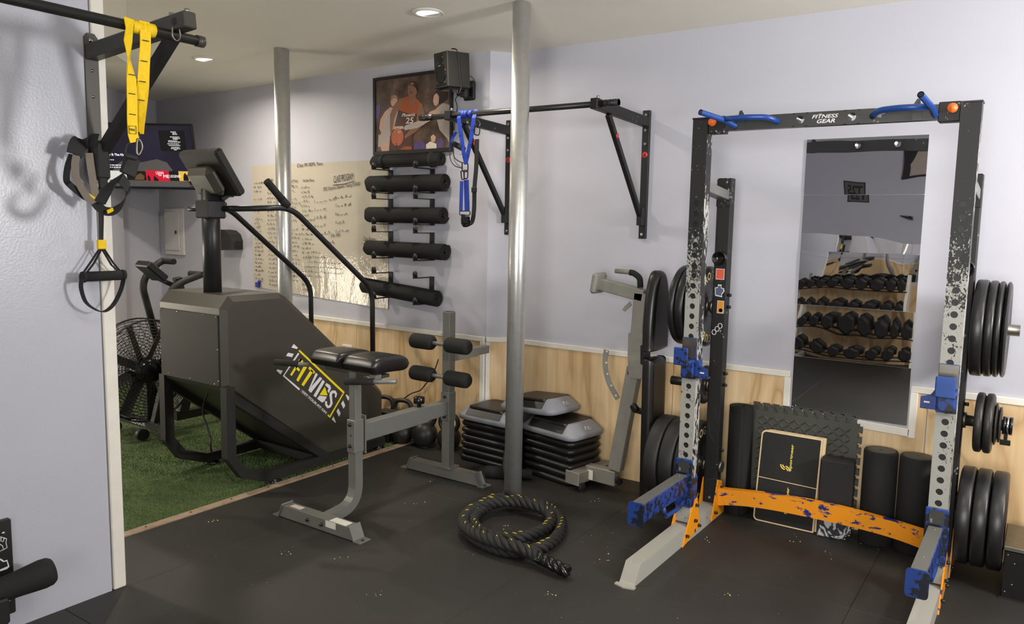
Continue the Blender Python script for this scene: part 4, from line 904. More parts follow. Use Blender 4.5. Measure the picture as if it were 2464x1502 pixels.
m_ = MB(); m_.obox(cen-TN*.06, TU, TV_, TN, .3, .22, .04, bev=.004); m_.bar(cen-TN*.07, wb(-6.7, 1.95, 0)+V(0, -.05, 0), .05, .05); part('wall_arm', m_, 'black_metal', tvo)

# ================================================================== things on the rear wall
t = thing('electrical_panel', 'white metal electrical panel with a closed door', 'electrical panel', tuple(wb(-6.59, 1.155, 0)))
def wbox(m_, x0, x1, z0, z1, o0, o1, bev=0.0, mi=0):
    c_ = wb((x0+x1)/2, (z0+z1)/2, (o0+o1)/2); m_.obox(c_, WBX, WBN, UP, x1-x0, o1-o0, z1-z0, mi, bev); return m_
part('frame', wbox(MB(), -6.75, -6.44, 1.155, 1.575, -.012, .006, .003), 'panel_white', t)
d_ = part('door', wbox(MB(), -6.735, -6.50, 1.195, 1.545, .006, .014, .003), 'panel_white', t)
part('latch', wbox(MB(), -6.565, -6.535, 1.345, 1.375, .014, .018, .001), 'charcoal', d_)
part('hinge', wbox(MB(), -6.728, -6.72, 1.22, 1.24, .014, .017), 'panel_white', d_); part('hinge', wbox(MB(), -6.728, -6.72, 1.49, 1.51, .014, .017), 'panel_white', d_)
t = thing('wall_hook_shelf', 'black rounded wall hook beside the stair climber column', 'wall hook', tuple(wb(-5.66, 1.22, .05)))
m_ = MB(); m_.prism([wb(-5.80, 1.225, .10), wb(-5.575, 1.235, .10), wb(-5.57, 1.31, .10), wb(-5.60, 1.365, .10), wb(-5.66, 1.395, .10), wb(-5.74, 1.40, .10), wb(-5.80, 1.40, .10)], tuple(-WBN*.11)); part('body', m_, 'charcoal_dark', t)
m_ = MB(); m_.prism([wb(-5.562, 1.238, .12), wb(-5.505, 1.24, .12), wb(-5.512, 1.30, .12), wb(-5.53, 1.325, .12), wb(-5.55, 1.305, .12)], tuple(-WBN*.02)); m_.bar(wb(-5.58, 1.24, .05), wb(-5.51, 1.243, .11), .01, .01); part('hook_tip', m_, 'black_metal', t)

# whiteboard film with handwriting
wbd = thing('whiteboard_film', 'glossy clear plastic sheet covered in handwritten workout notes', 'whiteboard', tuple(wb(-4.62, .88, 0)))
m_ = MB(); nx, nz = 40, 24; g = []; rs = random.Random(11)
X0, X1 = -5.425, -3.855
for j in range(nz+1):
    for k in range(nx+1):
        u, v = k/nx, j/nz; zb_ = .935-.062*u; z = zb_+(1.925-zb_)*v
        o_ = -.0055+.0025*math.sin(7*u+3*v)*math.sin(9*v+2*u)+.0012*math.sin(23*u+5*v)+rs.random()*.0004
        g.append(wb(X0+(X1-X0)*u, z, o_))
m_.add(g, [(j*(nx+1)+k, j*(nx+1)+k+1, (j+1)*(nx+1)+k+1, (j+1)*(nx+1)+k) for j in range(nz) for k in range(nx)], smooth=True)
part('sheet', m_, 'plastic_film', wbd)
m_ = MB(); wo = .0005
def stroke(L, th=.0035):
    for a, c in zip(L[:-1], L[1:]):
        d_ = (c-a); 
        if d_.length < 1e-5: continue
        nn = V(-d_.z*WBX.x, -d_.z*WBX.y, d_.dot(WBX)); nn = WBN.cross(d_).normalized()*th/2
        m_.flat([a-nn, c-nn, c+nn, a+nn])
def scribble(x, z, L, h, seed, th=.0032, slope=0.0):
    r_ = random.Random(seed); cur = []; px = x
    while px < x+L:
        n_ = r_.randint(2, 4); cur = []
        for q in range(n_+1):
            cur.append(wb(px, z+(px-x)*slope+h*(r_.random()*.9 if q % 2 else -r_.random()*.15), wo)); px += h*(.18+.3*r_.random())
        stroke(cur, th); px += h*.35
def wtext(s_, x, z, h, width, slope=0.0, shear=.1):
    xd = V(WBX.x, WBX.y, slope).normalized(); m_.text(s_, wb(x, z, wo), xd, (0, 0, 1), h, width=width, shear=shear)
wtext('Class PR REPS, Row', -4.84, 1.893, .03, .30, .03)
wtext('Bench Press', -4.95, 1.785, .022, .115, 0); wtext('Incline Row', -4.77, 1.785, .022, .13, 0)
wtext('CLASS PROGRAM', -4.42, 1.772, .05, .215, .09); stroke([wb(-4.425, 1.755, wo), wb(-4.30, 1.762, wo), wb(-4.19, 1.781, wo)], .005)
wtext('EMO: Rotations Sequence Training 35/45/60', -4.535, 1.705, .036, .40, .09)
for k, s_ in enumerate(('1', '2', '3', '4', '5')): wtext(s_+'.', -4.64, 1.625-.062*k, .022, .014); scribble(-4.61, 1.628-.062*k, [.19, .10, .095, .08, .115][k], .026, k+1, slope=.10)
for k, s_ in enumerate(('6', '7', '8', '9', '10')): wtext(s_+'.', -4.40, 1.655-.062*k, .022, .016); scribble(-4.375, 1.658-.062*k, [.15, .115, .075, .075, .10][k], .024, k+21, slope=.07)
wtext('July 20th', -4.455, 1.365, .034, .105, .05); scribble(-4.52, 1.325, .115, .024, 44); wtext('Class Roster', -4.10, 1.352, .03, .125, 0); stroke([wb(-4.11, 1.333, wo), wb(-3.98, 1.323, wo)], .004)
for k in range(6): scribble(-4.72, 1.245-.037*k, [.14, .19, .36, .37, .40, .17][k], .019, 60+k, .0026)
def column(x, z0, z1, n_, L, seed, h=.02):
    r_ = random.Random(seed)
    for k in range(n_):
        z = z0+(z1-z0)*k/(n_-1)
        if r_.random() < .12: continue
        xx = x+(r_.random()-.5)*.02; l_ = L*(.7+.5*r_.random())
        scribble(xx, z, l_*.42, h, seed*100+k, .003); scribble(xx+l_*.55, z, l_*.42, h, seed*100+k+50, .003)
column(-5.395, 1.78, .97, 26, .10, 1); column(-5.215, 1.80, .96, 25, .115, 2); column(-4.955, 1.75, .98, 24, .12, 3); column(-4.79, 1.74, .95, 23, .115, 4)
part('handwriting', m_, 'ink', wbd, 'black marker handwriting in columns and lists')
t = thing('marker_holder', 'small dark blue marker clip at the foot of the writing', 'marker holder', tuple(wb(-5.36, .945, .01)))
part('clip', wbox(MB(), -5.385, -5.335, .935, .975, -.008, .012, .003), 'marker_blue', t); m_ = MB(); m_.cyl(wb(-5.345, .985, .005), wb(-5.30, .988, .02), .009, n=10); part('marker', m_, 'marker_blue', t)
# tape glints on the sheet are its own gloss

# rolled mats on five pairs of hooks
HZ = [1.905, 1.747, 1.535, 1.300, 1.020]
labs = ['topmost', 'second from the top', 'third from the top', 'fourth from the top', 'lowest']
def hook_rack(zl, zu, label, tip=0.0):
    t = thing('mat_hook_rack', label, 'wall hook', tuple(wb(-3.63, zl-.01, 0)), 'black two-tier wall hooks for the rolled mats')
    for x in (-3.83, -3.44):
        dz = tip if x > -3.6 else 0
        pl = part('hook_plate', wbox(MB(), x-.021, x+.021, zl-.004+dz, zu+.004+dz, -.012, -.006, .001), 'black_metal', t)
        for z in (zl+dz, zu+dz):
            m_ = MB(); m_.bar(wb(x, z, -.01), wb(x, z, .155), .042, .005, bev=.001); m_.bar(wb(x, z-.002, .152), wb(x, z+.026, .156), .042, .005, up=tuple(WBX), bev=.001)
            m_.lathe([(0, 0), (.021, 0), (.021, .005), (0, .005)], wb(x, z+.026, .152), tuple(WBN), n=18); part('hook_arm', m_, 'black_metal', t)
hook_rack(HZ[1]-.058, HZ[0]-.058, 'black two-tier hooks holding the two upper mats, under the poster')
hook_rack(HZ[2]-.058, 1.648, 'black two-tier hooks holding the third mat, upper tips empty')
hook_rack(HZ[3]-.058, 1.423, 'black two-tier hooks holding the fourth mat, upper tips empty')
hook_rack(HZ[4]-.058, 1.138, 'black two-tier hooks holding the lowest tilted mat', -.012)
EX = [(-3.90, -3.285), (-3.945, -3.25), (-3.955, -3.265), (-3.965, -3.25), (-4.01, -3.315)]
for k in range(5):
    a, c = EX[k]; R = [.048, .060, .060, .062, .058][k]; tilt = [.0, .0, .0, -.004, -.036][k]
    p0, p1 = wb(a, HZ[k]+R-.052-tilt*.3, .075), wb(c, HZ[k]+R-.052+tilt, .075)
    t = thing('rolled_mat', 'black rolled exercise mat on the hooks, %s of five' % labs[k], 'rolled mat', tuple((p0+p1)/2-UP*R), 'black rolled mats on wall hooks')
    ax = (p1-p0).normalized(); u = UP; w_ = ax.cross(u)
    m_ = MB(); turns = 3.2; n = 90; ring0, ring1 = [], []
    for i in range(n+1):
        an = 2*math.pi*turns*i/n+1.2+k; r = .018+(R-.018)*i/n
        d_ = (u*math.cos(an)+w_*math.sin(an))*r; ring0.append(p0+d_+ax*.004*math.sin(i)); ring1.append(p1+d_)
    thn = (R-.018)/turns*.8; inner0, inner1 = [], []
    for i in range(n+1):
        an = 2*math.pi*turns*i/n+1.2+k; r = .018+(R-.018)*i/n-thn
        d_ = (u*math.cos(an)+w_*math.sin(an))*r; inner0.append(p0+d_); inner1.append(p1+d_)
    vs_ = ring0+ring1+inner0+inner1; q = n+1; fs = []
    for i in range(n):
        fs += [(i, i+1, q+i+1, q+i), (2*q+i, 3*q+i, 3*q+i+1, 2*q+i+1), (i, 2*q+i, 2*q+i+1, i+1), (q+i, q+i+1, 3*q+i+1, 3*q+i)]
    m_.add(vs_, fs+[(n, q+n, 3*q+n, 2*q+n)], smooth=True); part('mat', m_, 'mat_black', t)
    if k == 0:
        for s_ in (.14, .86):
            c_ = p0+(p1-p0)*s_; m_ = MB(); m_.lathe([(R-.002, 0), (R+.003, .001), (R+.003, .019), (R-.002, .02)], c_, tuple(ax), n=28); part('strap_band', m_, 'black_web', t)

# ================================================================== framed basketball poster
po = thing('framed_poster', 'large framed basketball photograph in a black frame', 'framed poster', tuple(wb(-3.62, 1.95, 0)))
PX0, PX1, PZ0, PZ1 = -3.985, -3.262, 1.955, 2.485
part('backing', wbox(MB(), PX0+.01, PX1-.01, PZ0+.01, PZ1-.01, -.012, .006), 'poster_dark', po)
m_ = MB()
wbox(m_, PX0, PX0+.02, PZ0, PZ1, -.012, .016, .002); wbox(m_, PX1-.012, PX1, PZ0, PZ1, -.012, .016, .002); wbox(m_, PX0+.02, PX1-.012, PZ1-.02, PZ1, -.012, .016, .002); wbox(m_, PX0+.02, PX1-.012, PZ0, PZ0+.026, -.012, .016, .002)
part('frame', m_, 'black_metal', po)
PM = ['print_skin', 'print_skin_pale', 'print_orange', 'print_brown', 'print_white', 'print_hair', 'print_violet', 'print_cream', 'print_ball', 'print_shadow', 'print_blond', 'poster_dark']
m_ = MB(); lay = [0]
def pp(L, mi):
    lay[0] += 1; d_ = WBN*(.0002*lay[0]); m_.flat([V(q)+d_ for q in L], mi)
# crowd
pp([(-3.596,-0.068,2.009),(-3.564,-0.069,2.047),(-3.51,-0.071,2.033),(-3.486,-0.071,1.981),(-3.486,-0.071,1.965),(-3.6,-0.068,1.966)], 6); pp([(-3.572,-0.068,2.064),(-3.553,-0.069,2.075),(-3.529,-0.07,2.059),(-3.533,-0.07,2.031),(-3.564,-0.069,2.033)], 9)
pp([(-3.486,-0.071,2.01),(-3.448,-0.073,2.028),(-3.394,-0.074,2.011),(-3.39,-0.075,1.969),(-3.482,-0.072,1.966)], 7); pp([(-3.444,-0.073,2.058),(-3.421,-0.074,2.074),(-3.398,-0.074,2.056),(-3.406,-0.074,2.023),(-3.436,-0.073,2.024)], 1); pp([(-3.379,-0.075,2.033),(-3.349,-0.076,2.053),(-3.326,-0.077,2.019),(-3.341,-0.076,1.97),(-3.379,-0.075,1.972)], 6)
pp([(-3.963,-0.055,2.296),(-3.925,-0.056,2.31),(-3.917,-0.057,2.257),(-3.934,-0.056,2.206),(-3.966,-0.055,2.208)], 6)
# player in white at the back left
pp([(-3.929,-0.056,2.141),(-3.917,-0.057,2.199),(-3.874,-0.058,2.249),(-3.82,-0.06,2.277),(-3.75,-0.062,2.263),(-3.742,-0.063,2.165),(-3.774,-0.062,2.132),(-3.824,-0.06,2.135),(-3.866,-0.058,2.096),(-3.9,-0.057,2.092)], 1)
pp([(-3.866,-0.058,2.207),(-3.833,-0.06,2.269),(-3.812,-0.06,2.239),(-3.75,-0.062,2.257),(-3.742,-0.063,2.222),(-3.774,-0.062,2.144),(-3.82,-0.06,2.094),(-3.921,-0.057,2.093),(-3.934,-0.056,2.017),(-3.938,-0.056,2.071),(-3.891,-0.058,2.127)], 4); pp([(-3.936,-0.056,2.094),(-3.816,-0.06,2.106),(-3.812,-0.06,2.053),(-3.866,-0.058,2.02),(-3.938,-0.056,2.012)], 4)
pp([(-3.917,-0.057,2.028),(-3.816,-0.06,2.053),(-3.832,-0.06,1.966),(-3.9,-0.057,1.966)], 1); pp([(-3.816,-0.06,2.308),(-3.808,-0.06,2.342),(-3.775,-0.062,2.351),(-3.75,-0.062,2.338),(-3.754,-0.062,2.298),(-3.779,-0.061,2.274),(-3.804,-0.061,2.284)], 1); pp([(-3.82,-0.06,2.326),(-3.808,-0.06,2.354),(-3.775,-0.062,2.359),(-3.752,-0.062,2.343),(-3.754,-0.062,2.329),(-3.791,-0.061,2.338),(-3.809,-0.06,2.308)], 10)
# opponent in white on the right
pp([(-3.396,-0.074,2.238),(-3.337,-0.076,2.27),(-3.274,-0.079,2.251),(-3.271,-0.079,2),(-3.297,-0.078,2.04),(-3.365,-0.075,2.098),(-3.388,-0.075,2.166)], 4); pp([(-3.423,-0.074,2.287),(-3.416,-0.074,2.322),(-3.39,-0.075,2.342),(-3.367,-0.075,2.335),(-3.374,-0.075,2.27),(-3.397,-0.074,2.255),(-3.412,-0.074,2.261)], 1); pp([(-3.405,-0.074,2.327),(-3.39,-0.075,2.37),(-3.338,-0.076,2.371),(-3.3,-0.078,2.335),(-3.304,-0.078,2.292),(-3.337,-0.076,2.27),(-3.374,-0.075,2.264),(-3.371,-0.075,2.313),(-3.39,-0.075,2.337)], 5)
pp([(-3.306,-0.077,2.216),(-3.281,-0.078,2.227),(-3.273,-0.079,2.219),(-3.273,-0.079,2.197),(-3.291,-0.078,2.201)], 3)
# central player
pp([(-3.832,-0.06,1.966),(-3.82,-0.06,2.082),(-3.783,-0.061,2.133),(-3.742,-0.063,2.245),(-3.55,-0.069,2.232),(-3.549,-0.069,2.154),(-3.612,-0.067,2.072),(-3.604,-0.067,1.975),(-3.741,-0.063,1.966)], 3)
pp([(-3.82,-0.06,2.228),(-3.783,-0.061,2.288),(-3.734,-0.063,2.325),(-3.677,-0.065,2.332),(-3.574,-0.068,2.318),(-3.519,-0.07,2.275),(-3.495,-0.071,2.206),(-3.503,-0.071,2.145),(-3.573,-0.068,2.098),(-3.676,-0.065,2.058),(-3.689,-0.064,2.099),(-3.581,-0.068,2.144),(-3.566,-0.069,2.228),(-3.677,-0.065,2.241),(-3.75,-0.062,2.252),(-3.783,-0.061,2.191),(-3.799,-0.061,2.122),(-3.807,-0.06,2.053),(-3.82,-0.06,2.123)], 0)
pp([(-3.689,-0.064,2.333),(-3.653,-0.066,2.336),(-3.629,-0.067,2.272),(-3.605,-0.067,2.27),(-3.582,-0.068,2.324),(-3.543,-0.069,2.296),(-3.566,-0.069,2.216),(-3.645,-0.066,2.222),(-3.734,-0.063,2.251)], 2); pp([(-3.653,-0.066,2.336),(-3.574,-0.068,2.329),(-3.597,-0.068,2.275),(-3.617,-0.067,2.262),(-3.637,-0.066,2.278)], 0)
pp([(-3.734,-0.063,2.245),(-3.645,-0.066,2.219),(-3.566,-0.069,2.216),(-3.573,-0.068,2.149),(-3.677,-0.065,2.127),(-3.766,-0.062,2.143)], 3)
pp([(-3.653,-0.066,2.364),(-3.65,-0.066,2.409),(-3.614,-0.067,2.428),(-3.575,-0.068,2.408),(-3.563,-0.069,2.356),(-3.582,-0.068,2.33),(-3.614,-0.067,2.324),(-3.641,-0.066,2.335)], 0); pp([(-3.646,-0.066,2.408),(-3.63,-0.066,2.429),(-3.598,-0.068,2.433),(-3.571,-0.068,2.418),(-3.563,-0.069,2.39),(-3.566,-0.069,2.357),(-3.578,-0.068,2.386),(-3.606,-0.067,2.405)], 5); pp([(-3.638,-0.066,2.363),(-3.614,-0.067,2.365),(-3.602,-0.067,2.36),(-3.614,-0.067,2.352),(-3.634,-0.066,2.354)], 9)
pp([(-3.689,-0.064,2.13),(-3.669,-0.065,2.146),(-3.55,-0.069,2.168),(-3.499,-0.071,2.17),(-3.495,-0.071,2.142),(-3.565,-0.069,2.121),(-3.676,-0.065,2.113)], 4); pp([(-3.795,-0.061,2.133),(-3.774,-0.062,2.144),(-3.693,-0.064,2.142),(-3.689,-0.064,2.125),(-3.766,-0.062,2.12)], 1)
pp([(-3.472,-0.072,2.196),(-3.449,-0.073,2.22),(-3.389,-0.075,2.235),(-3.347,-0.076,2.213),(-3.366,-0.075,2.181),(-3.426,-0.073,2.168),(-3.495,-0.071,2.145),(-3.503,-0.071,2.173)], 1)
# the ball
pp([V((-3.747,-0.063,2.07))+(WBX*math.cos(a*.2618)+UP*math.sin(a*.2618))*.060 for a in range(24)], 8)
pp([(-3.774,-0.062,2.118),(-3.75,-0.062,2.122),(-3.743,-0.063,2.079),(-3.733,-0.063,2.015),(-3.758,-0.062,2.015),(-3.764,-0.062,2.074)], 4); pp([(-3.742,-0.063,2.113),(-3.709,-0.064,2.106),(-3.693,-0.064,2.085),(-3.733,-0.063,2.084)], 4)
pp([(-3.725,-0.063,1.985),(-3.676,-0.065,2.006),(-3.612,-0.067,2.001),(-3.608,-0.067,1.975),(-3.676,-0.065,1.983)], 2)
part('photograph', m_, PM, po, 'basketball player in an orange jersey holding a ball among opponents')
m_ = MB(); d_ = WBN*(.0002*(lay[0]+4))
m_.text('Phoenix', V((-3.705,-0.064,2.203))+d_, V(.99, -.033, -.02), (0, 0, 1), .024, width=.13, shear=.3, bold=.02); m_.text('25', V((-3.669,-0.065,2.156))+d_, V(.99, -.033, -.02), (0, 0, 1), .04, width=.075, shear=.15, bold=.02); part('jersey_lettering', m_, 'print_cream', po)
m_ = MB(); m_.text('Wilson', V((-3.764,-0.062,2.03))+d_, V(.3, -.01, -1), (.9, -.03, .2), .012, width=.035, bold=.03); part('ball_lettering', m_, 'print_hair', po)

# ---- speaker on an arm
sp = thing('wall_speaker', 'black bookshelf speaker on a wall arm above the poster', 'speaker', (-3.08, -.33, 2.27))
ya = math.radians(-15); fx = V(math.cos(ya), math.sin(ya), 0); fn = V(math.sin(ya), -math.cos(ya), 0)
tl = V(0, 0, 1)*math.cos(.06)-fn*math.sin(.06)*-1; fz = fx.cross(fn)*-1; fz = (V(0, 0, 1)+fn*.05).normalized(); fn2 = fx.cross(fz)*1
fn2 = (fn-fz*fn.dot(fz)).normalized()
sc = V(-3.055, -.335, 2.403)
m_ = MB(); m_.obox(sc, fx, fn2, fz, .14, .165, .205, bev=.004); part('cabinet', m_, 'charcoal_dark', sp)
m_ = MB(); f0 = sc+fn2*.0835; m_.lathe([(.052, 0), (.056, .004), (.05, .005), (.042, -.001), (.02, -.014), (.013, -.006), (0, -.004)], f0+fz*(-.02), tuple(fn2), n=28); part('woofer', m_, 'black_gloss', sp)
m_ = MB(); m_.lathe([(.024, 0), (.026, .003), (.02, .004), (.011, .002), (0, .006)], f0+fz*.068, tuple(fn2), n=20); part('tweeter', m_, 'black_gloss', sp)
m_ = MB(); m_.obox(f0+fz*(-.086)+fx*.0, fx, fn2, fz, .10, .003, .008); part('port_slot', m_, 'black_gloss', sp); m_ = MB(); m_.obox(f0+fz*(-.071)+fx*.03, fx, fn2, fz, .03, .003, .006); part('badge', m_, 'chrome', sp)
m_ = MB(); mc = wb(-3.12, 2.33, 0); m_.obox(mc+WBN*.0, WBX, WBN, UP, .09, .024, .12, bev=.008); part('wall_plate', m_, 'black_metal', sp)
m_ = MB(); m_.bar(mc+WBN*.01-UP*.01, sc-fz*.12+V(.02, .07, 0), .035, .05); m_.obox(sc-fz*.108, fx, fn2, fz, .11, .13, .012, bev=.003); m_.lathe([(0, -.03), (.025, -.03), (.025, .03), (0, .03)], mc+WBN*.09-UP*.012, (0, 0, 1), n=16); part('arm', m_, 'black_gloss', sp)
m_ = MB(); top_ = sc+fz*.104
m_.tube(spline([top_+fx*.03+fn2*.02+fz*.02, top_+fx*.073+fn2*.01, sc+fx*.073+fn2*.0, sc-fz*.1+fx*.073-fn2*.01, sc-fz*.14+fx*.06, mc+WBN*.09-UP*.0, mc+WBN*.06-UP*.05, mc+WBN*.05-UP*.03+WBX*.02], 6), .0035, 6)
m_.tube(spline([mc+WBN*.08-UP*.03, mc+WBN*.10-UP*.06-WBX*.03, wb(-3.17, 2.22, .06), wb(-3.22, 2.13, .03), wb(-3.24, 2.09, .01)], 6), .003, 6)
m_.tube(spline([wb(-3.245, 2.0, .01), wb(-3.24, 1.93, .01), wb(-3.21, 1.90, .015), wb(-3.16, 1.88, .02)], 6), .003, 6); m_.tube(spline([sc+fx*.074-fn2*.08+fz*-.03, sc+fx*.10-fn2*.09-fz*.06, sc+fx*.07-fn2*.09-fz*.09], 6), .004, 6)
part('cables', m_, 'cable', sp)

# ---- outlet with plug and cord
t = thing('wall_outlet', 'white double wall outlet on plywood with a black plug in it', 'outlet', tuple(wb(-4.277, .51, 0)))
part('cover_plate', wbox(MB(), -4.33, -4.225, .515, .572, -.002, .005, .002), 'white_plastic', t); part('socket', wbox(MB(), -4.268, -4.238, .53, .558, .005, .008, .002), 'panel_white', t)
m_ = MB(); m_.lathe([(.012, 0), (.014, .01), (.009, .035), (0, .036)], wb(-4.305, .545, .004), tuple(WBN), n=12); part('plug', m_, 'black_metal', t)
m_ = MB(); m_.tube(spline([*[(-3.349,-0.09,0.575),(-3.367,-0.089,0.53),(-3.404,-0.088,0.453),(-3.435,-0.087,0.42),(-3.481,-0.085,0.37),(-3.519,-0.084,0.335),(-3.598,-0.081,0.303),(-3.659,-0.079,0.265),(-3.687,-0.078,0.248),(-3.782,-0.075,0.237)]], 5), .004, 6)
single('power_cord', m_, 'cable', 'thin black cord running down the plywood behind the kettlebells', 'cord')

# ================================================================== stair climber
sc_x0, sc_x1 = -4.175, -3.565
cl = thing('stair_climber', 'dark grey stair climber with a yellow and white logo', 'stair climber', (-3.87, -1.0, 0))
prof = [(-1.585, .575), (-1.60, .60), (-1.60, 1.02), (-1.545, 1.085), (-1.215, 1.082), (-1.165, 1.055), (-.405, .392), (-.382, .365), (-.38, .025), (-.865, .02), (-1.545, .545)]
m_ = MB(); ch_ = .03
def inset(pf, d):
    cy_ = -.98; cz_ = .6; out = []
    n_ = len(pf)
    for i in range(n_):
        a, b_, c_ = Vector(pf[i-1]), Vector(pf[i]), Vector(pf[(i+1) % n_])
        e0, e1 = (b_-a).normalized(), (c_-b_).normalized(); n0, n1 = Vector((e0.y, -e0.x)), Vector((e1.y, -e1.x)); bis = (n0+n1); bis /= max(.6, bis.dot(n0))
        out.append((b_.x+bis.x*d, b_.y+bis.y*d))
    return out
pin = inset(prof, ch_)
# check that the inset shrinks the outline
if max(p[0] for p in pin) > max(p[0] for p in prof): pin = inset(prof, -ch_)
rings = [[(sc_x0, y, z) for (y, z) in pin], [(sc_x0+ch_, y, z) for (y, z) in prof], [(sc_x1-ch_, y, z) for (y, z) in prof], [(sc_x1, y, z) for (y, z) in pin]]
m_.loops(rings, smooth=False); body = part('body', m_, 'charcoal', cl)
# steps recessed in the sloping deck
for k in range(4):
    y = -1.06+.155*k; z = 1.055-.872*(y+1.165); s_ = MB(); s_.bar((sc_x0+.08, y, z), (sc_x1-.08, y, z), .05, .014); part('step', s_, 'black_metal', cl)
m_ = MB(); m_.box(sc_x0+.035, sc_x1-.035, -1.607, -1.598, .60, .985, bev=.002); fp = part('front_panel', m_, 'charcoal_dark', cl, 'darker screwed-on front panel')
for (x, z) in ((-4.13, .975), (-3.97, .975), (-3.73, .975), (-3.615, .975), (-4.13, .82), (-4.13, .68), (-3.605, .80), (-3.605, .63), (-4.07, .615), (-3.86, .613), (-3.64, .61)):
    m_ = MB(); m_.lathe([(.0045, 0), (.0035, .003), (0, .004)], (x, -1.607, z), (0, -1, 0), n=10); part('screw', m_, 'chrome', fp)
# frame: legs, skids, feet
for x in (sc_x0+.028, sc_x1-.004):
    m_ = MB(); w_ = .052
    pts_ = [V(x, -1.578, .60), V(x, -1.578, .215), V(x, -1.50, .105), V(x, -1.34, .045), V(x, -.40, .045)]
    ringl = []
    for i, p in enumerate(pts_):
        tg = (pts_[min(i+1, 4)]-pts_[max(i-1, 0)]).normalized(); nn = V(0, -tg.z, tg.y)
        k_ = 1.12 if 0 < i < 4 else 1
        ringl.append([p+V(-w_/2, 0, 0)+nn*w_/2*k_, p+V(w_/2, 0, 0)+nn*w_/2*k_, p+V(w_/2, 0, 0)-nn*w_/2*k_, p+V(-w_/2, 0, 0)-nn*w_/2*k_])
    m_.loops(ringl, smooth=False); part('leg_frame', m_, 'charcoal_dark', cl)
    m_ = MB(); m_.bar((x, -1.57, .545), (x, -.87, .03), .054, .05); part('under_rail', m_, 'charcoal_dark', cl)
    for y in (-1.29, -.44):
        m_ = MB(); m_.lathe([(.042, 0), (.042, .008), (.03, .02), (.014, .024), (.014, .03)], (x, y, 0), n=24); part('foot', m_, 'black_gloss', cl)
for y in (-.95, -.42):
    m_ = MB(); m_.bar((sc_x0+.03, y, .05), (sc_x1-.03, y, .05), .05, .05); part('cross_tube', m_, 'charcoal_dark', cl)
# column, collar and console
CX, CY = -3.865, -1.45
m_ = MB(); m_.cyl((CX, CY, 1.075), (CX, CY, 1.68), .049, n=32); part('column', m_, 'rail_black', cl)
m_ = MB(); m_.box(CX-.062, CX+.058, CY-.058, CY+.06, 1.495, 1.595, bev=.008); m_.cyl((CX+.03, CY+.06, 1.58), (CX+.03, CY+.072, 1.58), .008, n=8, mi=1); m_.cyl((CX+.03, CY+.06, 1.51), (CX+.03, CY+.072, 1.51), .008, n=8, mi=1); part('collar', m_, ['rail_black', 'chrome'], cl)
T0, B0 = V((-3.69,-1.505,1.872)), V((-3.69,-1.351,1.639)); sd = (T0-B0).normalized(); sn = V(1, 0, 0).cross(sd).normalized()
if sn.y < 0: sn = -sn
cc = (T0+B0)/2+V(-.165, 0, 0); L_ = (T0-B0).length
m_ = MB(); m_.obox(cc-sn*.02, (1, 0, 0), sd, sn, .345, L_, .055, bev=.012); part('console', m_, 'charcoal_dark', cl, 'dark console slab facing the user')
m_ = MB(); m_.obox(cc-sn*.075-sd*.02, (1, 0, 0), sd, sn, .22, L_*.62, .075, bev=.03); part('console_housing', m_, 'charcoal', cl)
m_ = MB(); m_.obox(cc+sn*.009, (1, 0, 0), sd, sn, .29, L_*.75, .003); part('console_screen', m_, 'black_gloss', cl)
m_ = MB(); m_.bar(V(CX-.07, CY-.06, 1.675), V(CX-.07, CY+.17, 1.62), .006, .1, up=(1, 0, 0)); m_.bar(V(CX, CY+.06, 1.60), V(CX, CY+.15, 1.66), .04, .03); part('console_bracket', m_, 'black_metal', cl)
# handrails
for (x, s_) in ((sc_x1-.012, 1), (sc_x0+.012, -1)):
    m_ = MB(); m_.tube(bend([(CX, CY+.02, 1.548), (x-s_*.02, CY+.13, 1.555), (x, -1.13, 1.565), (x, -.485, 1.06), (x, -.478, .50)], .09, 7), .0165, 14); hr = part('handrail', m_, 'rail_black', cl)
    m_ = MB(); a_, c_ = V(x, -1.155, 1.572), V(x, -1.295, 1.705); m_.cyl(a_+(c_-a_)*.08, c_, .021, n=16); m_.cyl(a_, a_+(c_-a_)*.3, .0235, n=16); part('handle_grip', m_, 'foam', hr)
m_ = MB(); m_.tube(bend([(CX-.02, CY-.02, 1.548), (CX-.16, CY-.03, 1.548), (CX-.19, CY+.02, 1.548)], .04), .0165, 12); part('handrail_stub', m_, 'rail_black', cl)
# power cord under the front panel
m_ = MB(); m_.tube(spline([*[(-3.862,-1.5,0.515),(-3.905,-1.5,0.436),(-3.911,-1.5,0.375),(-3.882,-1.5,0.331),(-3.853,-1.5,0.263),(-3.845,-1.5,0.192)], *[(-4.252,-1.214,0.01),(-4.274,-1.175,0.01),(-4.316,-1.115,0.01)]], 5), .005, 8); part('power_cord', m_, 'cable', cl)
# logo on the side
lx = sc_x1+.0012
def lpt(L): return [(lx, q[1], q[2]) for q in L]
m_ = MB()
Yw = lambda L: m_.flat(lpt(L), 0)
Wh = lambda L: m_.flat(lpt(L), 1)
Yw([(-3.565,-1.092,0.742),(-3.565,-0.74,0.43),(-3.565,-0.752,0.422),(-3.565,-1.1,0.734)]); Yw([(-3.565,-0.74,0.43),(-3.565,-0.752,0.422),(-3.565,-0.761,0.421),(-3.565,-0.867,0.302),(-3.565,-0.862,0.288)]); Yw([(-3.565,-0.867,0.302),(-3.565,-0.862,0.288),(-3.565,-0.884,0.307),(-3.565,-0.876,0.315)])
Wh([(-3.565,-1.104,0.726),(-3.565,-1.094,0.718),(-3.565,-1.205,0.606),(-3.565,-1.194,0.604),(-3.565,-1.216,0.605)]); Wh([(-3.565,-1.216,0.605),(-3.565,-1.205,0.606),(-3.565,-1.093,0.51),(-3.565,-1.1,0.501)])
